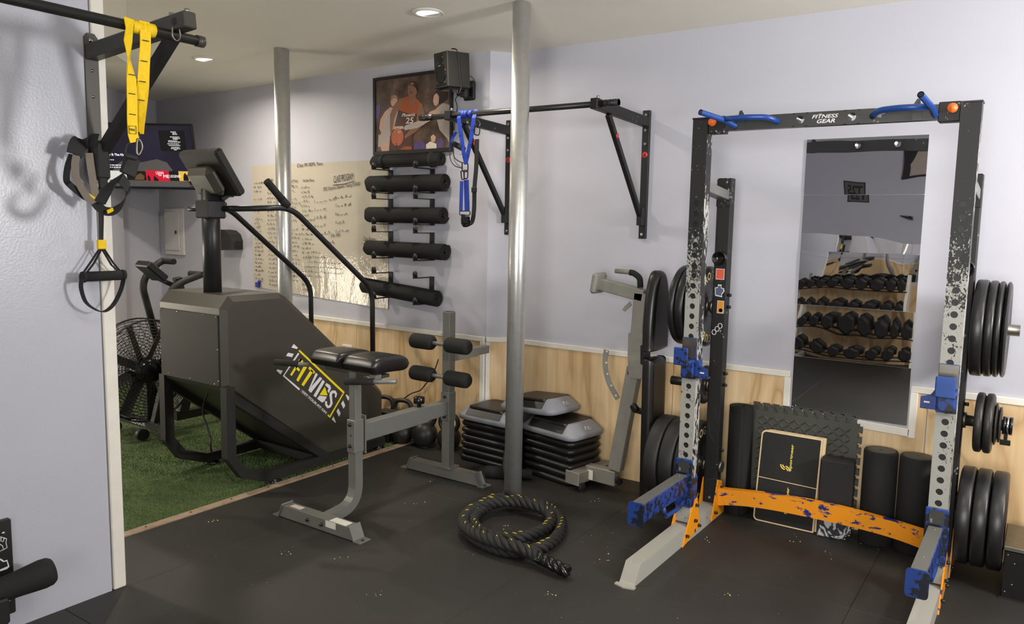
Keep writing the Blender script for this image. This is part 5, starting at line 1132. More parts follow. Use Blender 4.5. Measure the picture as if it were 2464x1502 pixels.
# F I T V I D S
Yw([(-3.565,-1.086,0.692),(-3.565,-1.065,0.67),(-3.565,-1.075,0.659),(-3.565,-1.102,0.681)]); Yw([(-3.565,-1.086,0.692),(-3.565,-1.075,0.681),(-3.565,-1.152,0.595),(-3.565,-1.164,0.604)]); Yw([(-3.565,-1.116,0.654),(-3.565,-1.09,0.623),(-3.565,-1.099,0.613),(-3.565,-1.125,0.637)])
Yw([(-3.565,-1.049,0.659),(-3.565,-1.03,0.64),(-3.565,-1.105,0.553),(-3.565,-1.119,0.566)]); Yw([(-3.565,-1.018,0.633),(-3.565,-0.977,0.594),(-3.565,-0.985,0.582),(-3.565,-1.029,0.62)]); Yw([(-3.565,-1.008,0.613),(-3.565,-0.99,0.597),(-3.565,-1.066,0.52),(-3.565,-1.082,0.533)])
Wh([(-3.565,-0.972,0.587),(-3.565,-0.956,0.575),(-3.565,-1.006,0.511),(-3.565,-1.031,0.49)]); Wh([(-3.565,-0.94,0.558),(-3.565,-0.922,0.544),(-3.565,-1.011,0.471),(-3.565,-1.031,0.49)])
Wh([(-3.565,-0.919,0.536),(-3.565,-0.901,0.522),(-3.565,-0.974,0.437),(-3.565,-0.992,0.451)]); Wh([(-3.565,-0.89,0.512),(-3.565,-0.86,0.493),(-3.565,-0.852,0.473),(-3.565,-0.871,0.446),(-3.565,-0.881,0.459),(-3.565,-0.873,0.476),(-3.565,-0.9,0.5)]); Wh([(-3.565,-0.946,0.443),(-3.565,-0.886,0.427),(-3.565,-0.905,0.402),(-3.565,-0.925,0.396),(-3.565,-0.964,0.428)])
Wh([(-3.565,-0.841,0.458),(-3.565,-0.816,0.452),(-3.565,-0.803,0.43),(-3.565,-0.813,0.406),(-3.565,-0.823,0.414),(-3.565,-0.819,0.429),(-3.565,-0.831,0.441),(-3.565,-0.846,0.434),(-3.565,-0.843,0.391),(-3.565,-0.84,0.375),(-3.565,-0.857,0.354),(-3.565,-0.882,0.352),(-3.565,-0.901,0.375),(-3.565,-0.902,0.4),(-3.565,-0.886,0.399),(-3.565,-0.885,0.38),(-3.565,-0.874,0.366),(-3.565,-0.862,0.374),(-3.565,-0.859,0.386),(-3.565,-0.866,0.433),(-3.565,-0.861,0.45)])
for L in ([(-3.565,-1.134,0.781),(-3.565,-1.104,0.755),(-3.565,-1.112,0.748),(-3.565,-1.152,0.762)], [(-3.565,-1.176,0.735),(-3.565,-1.135,0.723),(-3.565,-1.147,0.705),(-3.565,-1.191,0.718)], [(-3.565,-1.216,0.692),(-3.565,-1.176,0.68),(-3.565,-1.188,0.662),(-3.565,-1.229,0.675)], [(-3.565,-1.253,0.649),(-3.565,-1.215,0.635),(-3.565,-1.231,0.616),(-3.565,-1.26,0.643)],
          [(-3.565,-0.727,0.414),(-3.565,-0.695,0.387),(-3.565,-0.713,0.37),(-3.565,-0.732,0.408)], [(-3.565,-0.754,0.379),(-3.565,-0.736,0.343),(-3.565,-0.751,0.325),(-3.565,-0.771,0.362)], [(-3.565,-0.795,0.337),(-3.565,-0.775,0.3),(-3.565,-0.79,0.282),(-3.565,-0.81,0.32)], [(-3.565,-0.834,0.293),(-3.565,-0.816,0.253),(-3.565,-0.818,0.248),(-3.565,-0.849,0.277)]): Wh(L)
lg = part('logo', m_, ['ink_yellow', 'ink_white'], cl, 'yellow and white slanted FITVIDS logo')
m_ = MB(); m_.flat([(q[0]+.0006, q[1], q[2]) for q in lpt([(-3.565,-0.902,0.492),(-3.565,-0.881,0.433),(-3.565,-0.946,0.447)])], 0); m_.flat(lpt([(-3.565,-1.082,0.509),(-3.565,-0.877,0.323),(-3.565,-0.894,0.313),(-3.565,-1.094,0.493)]), 1); part('logo_shapes', m_, ['ink_yellow', 'ink_grey'], lg)
m_ = MB(); a_, c_ = V((-3.565,-1.082,0.488)), V((-3.565,-0.898,0.322)); m_.text('GET YOUR FIT ON', V(lx+.0008, a_.y, a_.z), V(0, c_.y-a_.y, c_.z-a_.z), V(0, -(c_.z-a_.z), c_.y-a_.y)*1.0, .014, width=(c_-a_).length, bold=.02); part('slogan', m_, 'ink_white', lg)

# ================================================================== air bike
bk = thing('air_bike', 'black air bike with a caged fan behind the stair climber', 'exercise bike', (-5.0, -1.0, 0))
FC = V(-5.0, -1.215, .465); FR = .345
m_ = MB()
for sd_ in (-1, 1):
    for i in range(15):
        r = FR*(.18+.82*i/14); bul = .055*(1-(r/FR)**4); m_.tube([FC+V(sd_*(.075+bul), r*math.cos(a*.15708), r*math.sin(a*.15708)) for a in range(40)], .0022, 4, closed=True)
    for a in range(36):
        an = a*math.pi/18; m_.tube([FC+V(sd_*(.075+.055*(1-(q)**4)), FR*q*math.cos(an+.25*q), FR*q*math.sin(an+.25*q)) for q in (.18, .4, .6, .8, 1)], .0018, 4)
part('fan_cage', m_, 'black_metal', bk, 'round black wire cage')
m_ = MB()
for a in range(40): pass
m_.lathe([(FR-.004, -.075), (FR+.004, -.075), (FR+.004, -.055), (FR-.004, -.055)], FC, (1, 0, 0), n=48); m_.lathe([(FR-.004, .055), (FR+.004, .055), (FR+.004, .075), (FR-.004, .075)], FC, (1, 0, 0), n=48)
m_.f = [f for f in m_.f if len(f) < 20]; m_.m = m_.m[:len(m_.f)]; m_.s = m_.s[:len(m_.f)]
part('cage_rim', m_, 'black_metal', bk)
m_ = MB()
for k in range(8):
    an = k*math.pi/4+.3; d_ = V(0, math.cos(an), math.sin(an)); n_ = V(0, -math.sin(an), math.cos(an))
    b_ = MB(); b_.obox(FC+d_*.19, d_, (n_+V(.7, 0, 0)).normalized(), d_.cross((n_+V(.7, 0, 0)).normalized()), .27, .07, .004, bev=.001); part('fan_blade', b_, 'black_metal', bk)
m_.lathe([(0, .12), (.05, .12), (.085, .09), (.085, -.09), (.05, -.12), (0, -.12)], FC, (1, 0, 0), n=28); part('fan_hub', m_, 'black_gloss', bk)
m_ = MB(); m_.box(-5.30, -4.74, -1.255, -1.195, .075, .125, bev=.004); m_.box(-4.79, -4.72, -1.26, -1.19, .02, .08, bev=.004); fb = part('front_base', m_, 'black_metal', bk)
m_ = MB(); m_.text('ROGUE', (-5.11, -1.2562, .088), (1, 0, 0), (0, 0, 1), .03, width=.17, bold=.02); part('lettering', m_, 'ink_white', fb, 'white brand lettering on the base')
for x in (-5.27, -4.93):
    m_ = MB(); m_.cyl((x-.02, -1.285, .04), (x+.02, -1.285, .04), .04, n=20); part('transport_wheel', m_, 'rubber', bk)
m_ = MB(); m_.bar((-4.98, -1.2, .1), (-4.98, -1.2, .40), .05, .05, up=(0, 1, 0)); m_.bar((-4.86, -1.225, .12), (-4.86, -1.085, .62), .06, .045, up=(1, 0, 0)); us = part('fork', m_, 'black_metal', bk)
m_ = MB(); d_ = V(0, .14, .5).normalized(); m_.text('ROGUE', V(-4.8365, -1.165, .17), d_, V(0, -d_.z, d_.y), .045, width=.30, bold=.02); part('lettering', m_, 'ink_white', us, 'white vertical brand lettering')
m_ = MB(); m_.bar((-5.0, -1.0, .10), (-5.0, -.05, .10), .06, .06); m_.bar((-5.0, -.95, .12), (-5.0, -.80, .60), .07, .07, up=(0, 1, 0)); m_.bar((-5.0, -.40, .12), (-5.0, -.25, .72), .06, .06, up=(0, 1, 0)); m_.box(-5.25, -4.75, -.10, -.04, .0, .08, bev=.004); m_.bar((-5.0, -.85, .55), (-5.0, -.95, 1.08), .05, .05, up=(0, 1, 0)); part('main_frame', m_, 'black_metal', bk)
m_ = MB(); m_.lathe([(0, 0), (.10, .01), (.12, .04), (.07, .075), (0, .08)], (-5.0, -.25, .76), (0, 0, 1), n=20); part('saddle', m_, 'vinyl', bk)
for (x, L, gx) in ((-5.19, [(-5.19,-1.004,0.635),(-5.19,-1.071,0.908),(-5.19,-1.095,1.006),(-5.19,-1.071,1.083),(-5.19,-0.975,1.17),(-5.19,-0.937,1.187)], 1), (-4.86, [(-4.86,-1.108,0.949),(-4.86,-1.075,1.02),(-4.86,-0.997,1.061),(-4.86,-0.853,1.103)], -1)):
    m_ = MB(); ring_ = bend([V(q) for q in L], .06, 5); m_.tube(ring_, .024, 12); part('moving_arm', m_, 'charcoal_dark', bk)
    m_ = MB(); e = V(L[-1]); m_.cyl(e+V(-gx*.02, 0, 0), e+V(gx*.135, .0, .0), .021, n=16); part('handle_grip', m_, 'foam', bk)
m_ = MB(); q = V((-5.02,-1.125,1.131)); m_.obox(q, (1, 0, 0), V(0, .75, -.65), V(0, .65, .75), .16, .17, .05, bev=.008); m_.bar(q+V(0, .06, -.06), V(-5.0, -.93, 1.0), .03, .03); part('display', m_, 'black_metal', bk)

# ================================================================== hyperextension bench
hb = thing('hyperextension_bench', 'grey hyperextension bench with black pads and foam rollers', 'exercise bench', (-2.83, -1.1, 0))
HX = -2.83
def base_bar(y, x0, x1, name):
    m_ = MB(); m_.prism([(x0+.02, y-.032, .004), (x1-.02, y-.032, .004), (x1-.045, y-.032, .062), (x0+.045, y-.032, .062)], (0, .064, 0)); b_ = part(name, m_, 'bench_grey', hb)
    for (a, s_) in ((x0, -1), (x1, 1)):
        m_ = MB(); m_.prism([(a-s_*.045, y-.036, .066), (a-s_*.042, y-.036, .072), (a-s_*.012, y-.036, .006), (a+s_*.03, y-.036, .004), (a+s_*.03, y-.036, 0), (a-s_*.016, y-.036, 0)], (0, .072, 0)); part('end_plate', m_, 'bench_grey', b_)
        m_ = MB(); m_.cyl((a+s_*.012, y, .004), (a+s_*.012, y, .006), .008, n=10); part('screw_hole', m_, 'black_metal', b_)
    return b_
fb = base_bar(-1.585, -3.13, -2.565, 'front_base'); rb = base_bar(-.615, -3.145, -2.57, 'rear_base')
for x in (-2.90, -2.80):
    m_ = MB(); m_.lathe([(.011, 0), (.009, .008), (0, .009)], (x, -1.617, .034), (0, -1, 0), n=10); part('bolt', m_, 'black_metal', fb)
m_ = MB(); m_.box(-3.05, -2.975, -1.6, -1.568, .062, .0635); part('warning_label', m_, 'print_cream', fb); m_ = MB(); m_.box(-2.75, -2.64, -1.612, -1.565, .062, .064); m_.box(-2.77, -2.70, -1.6182, -1.617, .03, .062); part('paper_label', m_, 'white_trim', fb)
# curved front post
def rect_sweep(path, w_, d_, side, mi=0):
    m_ = MB(); R_ = []; side = V(side)
    for i, p in enumerate(path):
        tg = (path[min(i+1, len(path)-1)]-path[max(i-1, 0)]).normalized(); nn = tg.cross(side).normalized()
        R_.append([p+side*w_/2+nn*d_/2, p-side*w_/2+nn*d_/2, p-side*w_/2-nn*d_/2, p+side*w_/2-nn*d_/2])
    m_.loops(R_, smooth=False); return m_
path = bend([V(HX, -1.60, .034), V(HX, -1.36, .055), V(HX, -1.36, .47)], .19, 9)
part('curved_post', rect_sweep([V(q) for q in path], .052, .05, (1, 0, 0)), 'bench_grey', hb)
m_ = MB(); m_.box(HX-.029, HX+.029, -1.393, -1.328, .33, .50, bev=.003); m_.box(HX-.031, HX+.031, -1.32, -1.312, .315, .515, bev=.002); sl = part('clamp_sleeve', m_, 'bench_grey', hb)
for z in (.365, .475):
    m_ = MB(); m_.lathe([(.011, 0), (.009, .008), (0, .009)], (HX-.004, -1.393, z), (0, -1, 0), n=10); part('bolt', m_, 'black_metal', sl)
m_ = MB(); m_.lathe([(.006, 0), (0, .003)], (HX, -1.393, .42), (0, -1, 0), n=8); part('pin_hole', m_, 'black_metal', sl)
m_ = MB(); m_.box(HX-.024, HX+.024, -1.382, -1.338, .44, .745, bev=.003); part('front_post', m_, 'bench_grey', hb)
m_ = MB(); m_.bar((HX, -1.315, .425), (HX, -.82, .425), .056, .095, bev=.004); part('beam', m_, 'bench_grey', hb)
m_ = MB(); m_.bar((HX, -.83, .425), (HX, -.645, .425), .048, .082, bev=.003); part('sliding_beam', m_, 'bench_grey', hb)
m_ = MB(); m_.lathe([(.012, 0), (.012, .02), (.03, .022), (.032, .03), (.032, .055), (.026, .06), (0, .06)], (HX, -.875, .47), (0, 0, 1), n=12); part('knob', m_, 'black_gloss', hb)
m_ = MB(); m_.box(HX-.027, HX+.027, -.645, -.59, .055, .985, bev=.003); part('rear_post', m_, 'bench_grey', hb)
m_ = MB(); m_.box(HX-.022, HX+.022, -.64, -.595, .9845, .987); part('post_cap', m_, 'charcoal', hb)
m_ = MB(); m_.box(HX-.031, HX+.031, -.65, -.585, .345, .515, bev=.003); sl2 = part('clamp_sleeve', m_, 'bench_grey', hb)
for z in (.37, .49):
    m_ = MB(); m_.lathe([(.010, 0), (.008, .008), (0, .009)], (HX-.0, -.65, z), (0, -1, 0), n=10); part('bolt', m_, 'black_metal', sl2)
m_ = MB(); m_.box(HX-.05, HX+.05, -.66, -.57, .062, .070, bev=.001); part('post_flange', m_, 'bench_grey', hb)
for z in (.805, .615):
    m_ = MB(); m_.cyl((-3.045, -.69, z), (-2.635, -.69, z), .0125, n=14); ax_ = part('roller_axle', m_, 'bench_grey', hb)
    for (a, c) in ((-3.05, -2.885), (-2.79, -2.625)):
        m_ = MB(); m_.lathe([(.013, 0), (.030, 0), (.042, .012), (.044, .03), (.044, abs(c-a)-.03), (.042, abs(c-a)-.012), (.032, abs(c-a)), (.013, abs(c-a))], (a, -.69, z), (1, 0, 0), n=26); part('foam_roller', m_, 'foam', ax_)
m_ = MB(); m_.bar((HX+.01, -.60, .725), (HX+.01, -.38, .725), .05, .055, bev=.003); m_.bar((HX+.01, -.44, .725), (HX+.01, -.26, .725), .044, .048, bev=.003); part('rear_arm', m_, 'bench_grey', hb)
# pads
def pad(x, name='pad'):
    m_ = MB(); R_ = []
    y0, y1, zc_ = -1.46, -1.20, .795; hw = .112
    n_ = 18
    for i in range(n_+1):
        t_ = i/n_; y = y0+(y1-y0)*t_; th = .052*min(1, math.sqrt(max(0, 1-(2*t_-1)**6)))+.002; dz = .012*math.cos((t_-.5)*2.2)-.01*(t_)
        k_ = 1-.10*(2*t_-1)**6; ring = []
        for (qx, qz) in [(math.cos(a*math.pi/10), math.sin(a*math.pi/10)) for a in range(20)]:
            sx_ = math.copysign(abs(qx)**.28, qx); sz_ = math.copysign(abs(qz)**.5, qz)
            ring.append((x+hw*k_*sx_, y, zc_+dz+th*sz_*.78))
        R_.append(ring)
    m_.loops(R_); part(name, m_, 'vinyl', hb)
pad(HX-.125); pad(HX+.118)
m_ = MB(); m_.box(HX-.2, HX+.2, -1.38, -1.32, .735, .752, bev=.003); part('pad_bracket', m_, 'charcoal', hb)
m_ = MB(); m_.cyl((HX-.25, -1.44, .758), (HX-.42, -1.52, .765), .0115, n=12); m_.cyl((HX-.30, -1.4635, .760), (HX-.42, -1.52, .765), .0165, n=14, mi=1); part('handle', m_, ['bench_grey', 'foam'], hb)
m_ = MB(); m_.cyl((HX+.12, -1.47, .725), (HX+.30, -1.38, .735), .0125, n=12); m_.cyl((HX+.07, -1.495, .722), (HX+.20, -1.43, .729), .0165, n=14, mi=1); m_.box(HX+.17, HX+.21, -1.43, -1.39, .735, .76, mi=0); part('handle', m_, ['bench_grey', 'foam'], hb)

# ================================================================== kettlebells
def kettlebell(x, y, r, label, yaw=0.0, g='black kettlebells by the plywood wall', z=0.0):
    t = thing('kettlebell', label, 'kettlebell', (x, y, z), g)
    m_ = MB(); pr_ = [(r*.55, 0)]+[(r*math.cos(a), r*.93+r*math.sin(a)) for a in [(-1.15+2.35*i/12) for i in range(13)]]+[(0, r*1.86)]
    m_.lathe(pr_, (x, y, z), n=28); part('bell', m_, 'iron', t)
    u = V(math.cos(yaw), math.sin(yaw), 0); hw = r*.80; c_ = V(x, y, z)
    m_ = MB(); m_.tube(spline([c_+u*hw*.55+UP*r*1.5, c_+u*hw*1.02+UP*r*2.15, c_+u*hw*.78+UP*r*2.78, c_+UP*r*2.92, c_-u*hw*.78+UP*r*2.78, c_-u*hw*1.02+UP*r*2.15, c_-u*hw*.55+UP*r*1.5], 5), r*.19, 12); part('handle', m_, 'iron', t)
kettlebell(-3.36, -.215, .088, 'big black kettlebell in front, beside the grey bench post', .3)
kettlebell(-3.185, -.17, .08, 'black kettlebell half hidden behind the grey bench post', .2)
kettlebell(-3.52, -.255, .073, 'black kettlebell on the turf edge left of the big one', .35)
kettlebell(-3.50, -.098, .076, 'black kettlebell against the plywood behind the big one', .1)
kettlebell(-3.66, -.10, .085, 'black kettlebell against the plywood, second from the climber', .15)
kettlebell(-3.83, -.10, .085, 'black kettlebell against the plywood nearest the climber', .1)
kettlebell(-3.805, -.265, .062, 'small black kettlebell beside the climber end', .3)
t = thing('adjustable_dumbbell', 'black block-shaped adjustable weight among the kettlebells', 'dumbbell', (-3.615, -.25, 0))
m_ = MB(); m_.box(-3.705, -3.605, -.31, -.20, .0, .185, bev=.006); part('block', m_, 'black_metal', t)
for k in range(4):
    m_ = MB(); m_.box(-3.71, -3.60, -.305+.027*k, -.287+.027*k, .18, .205, bev=.002); part('plate_tab', m_, 'iron', t)
m_ = MB(); m_.box(-3.655, -3.615, -.3115, -.31, .07, .12); part('label', m_, 'ink_white', t)

# ================================================================== step platforms and risers
def riser(cx, cy, rot, z, label, group):
    m_ = MB(); w_, d_, h = .40, .295, .044; R_ = []
    for (ins, zz) in ((.020, 0), (.005, .006), (0, .016), (0, .024), (.006, .034), (.02, .038), (.024, h)):
        R_.append([(p[0], p[1], z+zz) for p in rrect(cx, cy, w_-2*ins, d_-2*ins, .045, 0, 5, rot)])
    m_.loops(R_); return single('step_riser', m_, 'step_black', label, 'step riser', group)
def platform(cx, cy, rot, z, label, tilt=(0, 0)):
    t = thing('step_platform', label, 'step platform', (cx, cy, z), 'grey step platforms', local=True, rot=(tilt[0], tilt[1], rot))
    w_, d_ = .425, .315; m_ = MB(); R_ = []
    for (ins, zz, r) in ((.012, 0, .05), (0, .008, .055), (0, .030, .055), (.006, .036, .055), (.045, .082, .045), (.056, .088, .04)):
        R_.append(rrect(0, 0, w_-2*ins, d_-2*ins, r, zz, 5))
    m_.loops(R_); part('body', m_, 'step_grey', t)
    m_ = MB(); m_.loops([rrect(0, 0, w_-.155, d_-.062, .02, .079, 4), rrect(0, 0, w_-.16, d_-.068, .02, .0905, 4)], smooth=False)
    for s_ in (-1, 1):
        m_.prism([(-.135, s_*(d_/2-.003), .040), (.135, s_*(d_/2-.003), .040), (.135, s_*(d_/2-.050), .0905), (-.135, s_*(d_/2-.050), .0905)], (0, -s_*.004, 0))
    part('top_mat', m_, 'step_black', t)
    m_ = MB(); m_.text('F', (.192, -.02, .052), (0, 1, 0), (-.62, 0, .78), .022, shear=.2, bold=.04); m_.text('IRST', (.19, .0, .062), (0, 1, 0), (-.62, 0, .78), .008, bold=.03); m_.text('PLACE', (.193, .0, .052), (0, 1, 0), (-.62, 0, .78), .008, bold=.03)
    for i, v in enumerate(m_.v): m_.v[i] = (v[0]+.006, v[1], v[2])
    part('logo', m_, 'ink_white', t)
rotS = math.radians(-11)
S2 = (-2.325, -.158); S1 = (-2.80, -.162); rot1 = math.radians(-3)
ORD = ['lowest, on the floor', 'second from the floor', 'third from the floor', 'fourth from the floor', 'fifth from the floor', 'topmost, right under the grey platform']
for k in range(6):
    riser(S2[0]-.003*k+.008, S2[1]+.002*k-.003, rotS, .044*k, 'black riser %s in the right-hand step stack' % ORD[k], 'risers of the right step stack')
    riser(S1[0]+.003*k-.006, S1[1], rot1, .044*k, 'black riser %s in the left-hand step stack' % ORD[k], 'risers of the left step stack')
platform(S2[0], S2[1], rotS, .264, 'grey step platform with black top crowning the right stack')
platform(S1[0], S1[1], rot1, .264, 'grey step platform with black top crowning the left stack')
platform(-2.485, -.155, math.radians(-7), .372, 'grey step platform lying tilted across the two stacks', (math.radians(-2), math.radians(-4)))

# ================================================================== ab wheel behind the front pole
t = thing('ab_roller', 'black ab wheel with grip handles lying behind the front pole', 'ab roller', (-2.55, -.36, 0))
m_ = MB(); A_, B_ = V((-2.646,-0.483,0.035)), V((-2.402,-0.361,0.035)); d_ = (B_-A_).normalized()
m_.cyl(A_-d_*.0, A_+d_*.12, .036, n=20); m_.cyl(B_-d_*.12, B_, .028, n=20); part('foam_grip', m_, 'foam', t)
m_ = MB(); m_.cyl(A_, B_, .012, n=12); part('axle', m_, 'steel', t)
m_ = MB(); c_ = (A_+B_)/2+UP*.045; m_.lathe([(.02, -.03), (.078, -.03), (.08, -.025), (.08, .025), (.078, .03), (.02, .03)], c_, tuple(d_), n=32); part('wheel', m_, 'rubber', t)

# ================================================================== battle rope
rp = thing('battle_rope', 'black battle rope with yellow flecks coiled at the pole foot', 'rope', (-2.05, -1.05, 0))
path = [*[(-2.45,-0.786,0.024),(-2.404,-0.734,0.024)]]
ctrl = [*[(-2.325,-0.746,0.026),(-2.354,-0.84,0.026),(-2.351,-0.983,0.026),(-2.291,-1.137,0.026),(-2.181,-1.252,0.026),(-2.047,-1.309,0.026),(-1.923,-1.318,0.026),(-1.84,-1.256,0.026),(-1.806,-1.126,0.026),(-1.842,-0.969,0.026),(-1.934,-0.824,0.026),(-2.055,-0.742,0.026)], *[(-2.148,-0.771,0.045),(-2.242,-0.827,0.045),(-2.286,-0.952,0.045),(-2.265,-1.096,0.045),(-2.196,-1.193,0.045),(-2.09,-1.252,0.045)], *[(-2,-1.243,0.04),(-1.928,-1.176,0.04),(-1.901,-1.057,0.04),(-1.916,-0.938,0.04),(-1.98,-0.848,0.04)], *[(-2.065,-0.84,0.062),(-2.183,-0.856,0.062),(-2.27,-0.938,0.062),(-2.297,-1.062,0.062),(-2.254,-1.198,0.062),(-2.183,-1.275,0.062)], *[(-2.071,-1.326,0.066),(-1.945,-1.337,0.066),(-1.84,-1.326,0.066)], *[(-1.758,-1.314,0.045),(-1.655,-1.342,0.045)], *[(-1.579,-1.337,0.027)]]
cl_ = spline(ctrl, 14)
# even steps along the centre line
acc = [cl_[0]]; step = .008; carry = 0
for a, c in zip(cl_[:-1], cl_[1:]):
    L_ = (c-a).length; s_ = step-carry
    while s_ < L_: acc.append(a+(c-a)*(s_/L_)); s_ += step
    carry = (carry+L_) % step
nA = len(acc); Rr = .0148; strands = [[], [], []]; u = V(0, 0, 1); cut = nA-22
for i in range(nA):
    tg = (acc[min(i+1, nA-1)]-acc[max(i-1, 0)]).normalized(); u = (V(0, 0, 1)-tg*tg.z).normalized(); w_ = tg.cross(u)
    for s_ in range(3):
        an = i*step/.115*2*math.pi+s_*2.0944; strands[s_].append(acc[i]+(u*math.cos(an)+w_*math.sin(an))*Rr)
for s_ in range(3):
    m_ = MB(); m_.tube(strands[s_][:cut+2], .0152, 8); part('strand', m_, 'rope', rp)
    m_ = MB(); m_.tube(strands[s_][cut:], .0156, 8); part('end_sleeve', m_, 'black_gloss', rp, 'shiny shrink-wrapped rope end')
m_ = MB()
for s_ in range(3):
    for i in range(6, cut-2):
        an = i*step/.115*2*math.pi+s_*2.0944
        if not (math.cos(an) > .86 and math.cos(an) >= max(math.cos(an-.437), math.cos(an+.437))) or (i//14) % 2 == s_ % 2: continue
        c_ = acc[i]; o_ = (strands[s_][i]-c_).normalized(); m_.tube([strands[s_][i-1]+o_*.0148, strands[s_][i]+o_*.0156, strands[s_][i+1]+o_*.0148], .0015, 5)
part('tracer_thread', m_, 'ink_yellow', rp, 'yellow tracer threads', kind='stuff')

# ================================================================== adjustable bench stored on end
ab = thing('adjustable_bench', 'grey adjustable bench with black pads stored standing on end', 'weight bench', (-1.85, -.25, 0))
ay = -.25
def rb_(p, q, w_, d_, name, mat_='bench_grey_old', up=(0, 1, 0)):
    m_ = MB(); m_.bar(p, q, w_, d_, up=up, bev=.004); return part(name, m_, mat_, ab)
P1_, P2_, P3_ = V((-1.794,-0.25,1.139)), V((-1.819,-0.25,0.703)), V((-1.914,-0.25,0.134))
rb_(P1_, P2_+V(0, 0, -.02), .07, .06, 'upper_spine'); rb_(P2_+V(0, 0, .03), P3_, .075, .06, 'lower_spine')
m_ = MB(); m_.prism([(-1.848,-0.29,0.918),(-1.757,-0.29,0.927),(-1.75,-0.29,0.695),(-1.764,-0.29,0.677),(-1.838,-0.29,0.677),(-1.847,-0.29,0.786)], (0, .08, 0)); part('gusset_plate', m_, 'bench_grey_old', ab)
m_ = MB(); m_.prism([(-1.773,-0.292,0.858),(-1.754,-0.292,0.869),(-1.749,-0.292,0.752),(-1.769,-0.292,0.759)], (0, .084, 0)); part('slot', m_, 'black_metal', ab)
rb_(V((-2.061,-0.25,1.175)), V((-1.777,-0.25,1.124)), .065, .06, 'seat_arm')
m_ = MB(); c_ = V((-2.061,-0.25,1.177)); m_.obox(c_, V(.98, 0, -.16), (0, 1, 0), V(.16, 0, .98), .035, .13, .115, bev=.012); part('front_foot', m_, 'bench_grey_old', ab)
m_ = MB(); m_.tube(bend([V((-1.805,-0.25,1.161)), V((-1.81,-0.25,1.221)), V((-1.855,-0.25,1.246)), V((-1.958,-0.25,1.249))], .03), .013, 12); m_.tube(bend([V((-1.805,-0.25,1.167)), V((-1.81,-0.25,1.221)), V((-1.85,-0.25,1.244)), V((-1.87,-0.25,1.245))], .03), .0165, 12, mi=1); part('handle', m_, ['bench_grey_old', 'foam'], ab)
m_ = MB(); m_.prism([(-1.847,-0.29,1.091),(-1.878,-0.29,1.061),(-1.89,-0.29,1.042),(-1.874,-0.29,1.034),(-1.834,-0.29,1.071)], (0, .006, 0)); part('tab', m_, 'bench_grey_old', ab)
L = [(-1.98,-0.285,0.812),(-1.986,-0.285,0.746),(-1.978,-0.285,0.689),(-1.958,-0.285,0.633),(-1.928,-0.285,0.585),(-1.899,-0.285,0.547)]; m_ = MB(); m_.ribbon(spline(L, 4), (1, 0, 0), .03, .006); la = part('ladder_plate', m_, 'bench_grey_old', ab, 'curved perforated adjustment plate')
for p in [(-1.975,-0.289,0.804),(-1.976,-0.289,0.741),(-1.966,-0.289,0.679),(-1.94,-0.289,0.617),(-1.91,-0.289,0.565)]:
    m_ = MB(); m_.cyl((p[0], p[1]+.001, p[2]), (p[0], p[1]-.001, p[2]), .006, n=10); part('hole', m_, 'print_cream', la)
# pads: upholstered slabs standing on end, broad face to the right
def slabx(out, x0, x1, lean=0.0):
    m_ = MB(); R_ = []; cy_ = sum(p[0] for p in out)/len(out); cz_ = sum(p[1] for p in out)/len(out)
    zt_ = max(p[1] for p in out)
    for (x, d_) in ((x0, .012), (x0+.004, .004), (x0+.014, 0), (x1-.022, 0), (x1-.008, .006), (x1-.001, .016), (x1, .03)):
        hy = max(abs(p[0]-cy_) for p in out); hz = max(abs(p[1]-cz_) for p in out)
        R_.append([(x+lean*(zt_-p[1]), cy_+(p[0]-cy_)*(1-d_/hy), cz_+(p[1]-cz_)*(1-d_/hz)) for p in out])
    m_.loops(R_); return m_
L = spline([V(-.145, .86, 0), V(-.145, 1.02, 0), V(-.165, 1.16, 0), V(-.205, 1.245, 0), V(-.25, 1.265, 0), V(-.30, 1.245, 0), V(-.338, 1.16, 0), V(-.36, 1.02, 0), V(-.362, .86, 0), V(-.352, .84, 0), V(-.25, .834, 0), V(-.155, .84, 0)], 4, True)
part('back_pad', slabx([(p.x, p.y) for p in L], -1.735, -1.672), 'vinyl', ab)
L = spline([V(-.165, .03, 0), V(-.16, .4, 0), V(-.16, .76, 0), V(-.172, .79, 0), V(-.25, .80, 0), V(-.335, .79, 0), V(-.35, .76, 0), V(-.35, .4, 0), V(-.345, .03, 0), V(-.335, .012, 0), V(-.25, .006, 0), V(-.175, .012, 0)], 4, True)
part('seat_pad', slabx([(p.x, p.y) for p in L], -1.735, -1.672, .012), 'vinyl', ab)
rb_(V((-1.818,-0.25,0.495)), V((-1.755,-0.25,0.488)), .03, .03, 'pad_bracket', 'black_metal')
m_ = MB(); m_.cyl(V((-1.804,-0.29,0.504)), V((-1.794,-0.27,0.514)), .024, n=14); part('pivot', m_, 'black_metal', ab)
q0, q1 = V((-2.131,-0.332,0.075)), V((-2.027,0.074,0.075)); q1 = q0+(q1-q0)*1.0
e0 = V(-2.12, -.37, .075); e1 = V(-2.06, -.07, .075)
rb_(V(-1.905, -.25, .085), V(-2.10, -.235, .085), .06, .085, 'base_stem', up=(0, 0, 1)); m_ = MB(); m_.bar(e0, e1, .075, .065, bev=.004); part('wheel_bar', m_, 'bench_grey_old', ab)
m_ = MB(); m_.obox(e0+V(-.002, -.004, 0), (e1-e0), V(.97, -.2, 0), UP, .012, .10, .075, bev=.003); part('bar_end', m_, 'bench_grey_old', ab)
m_ = MB(); m_.box(-2.075, -2.04, -.288, -.284, .055, .11); part('paper_label', m_, 'white_trim', ab)
m_ = MB(); m_.cyl((-1.885, -.282, .085), (-1.865, -.30, .085), .02, n=10); part('pivot_knob', m_, 'black_gloss', ab)
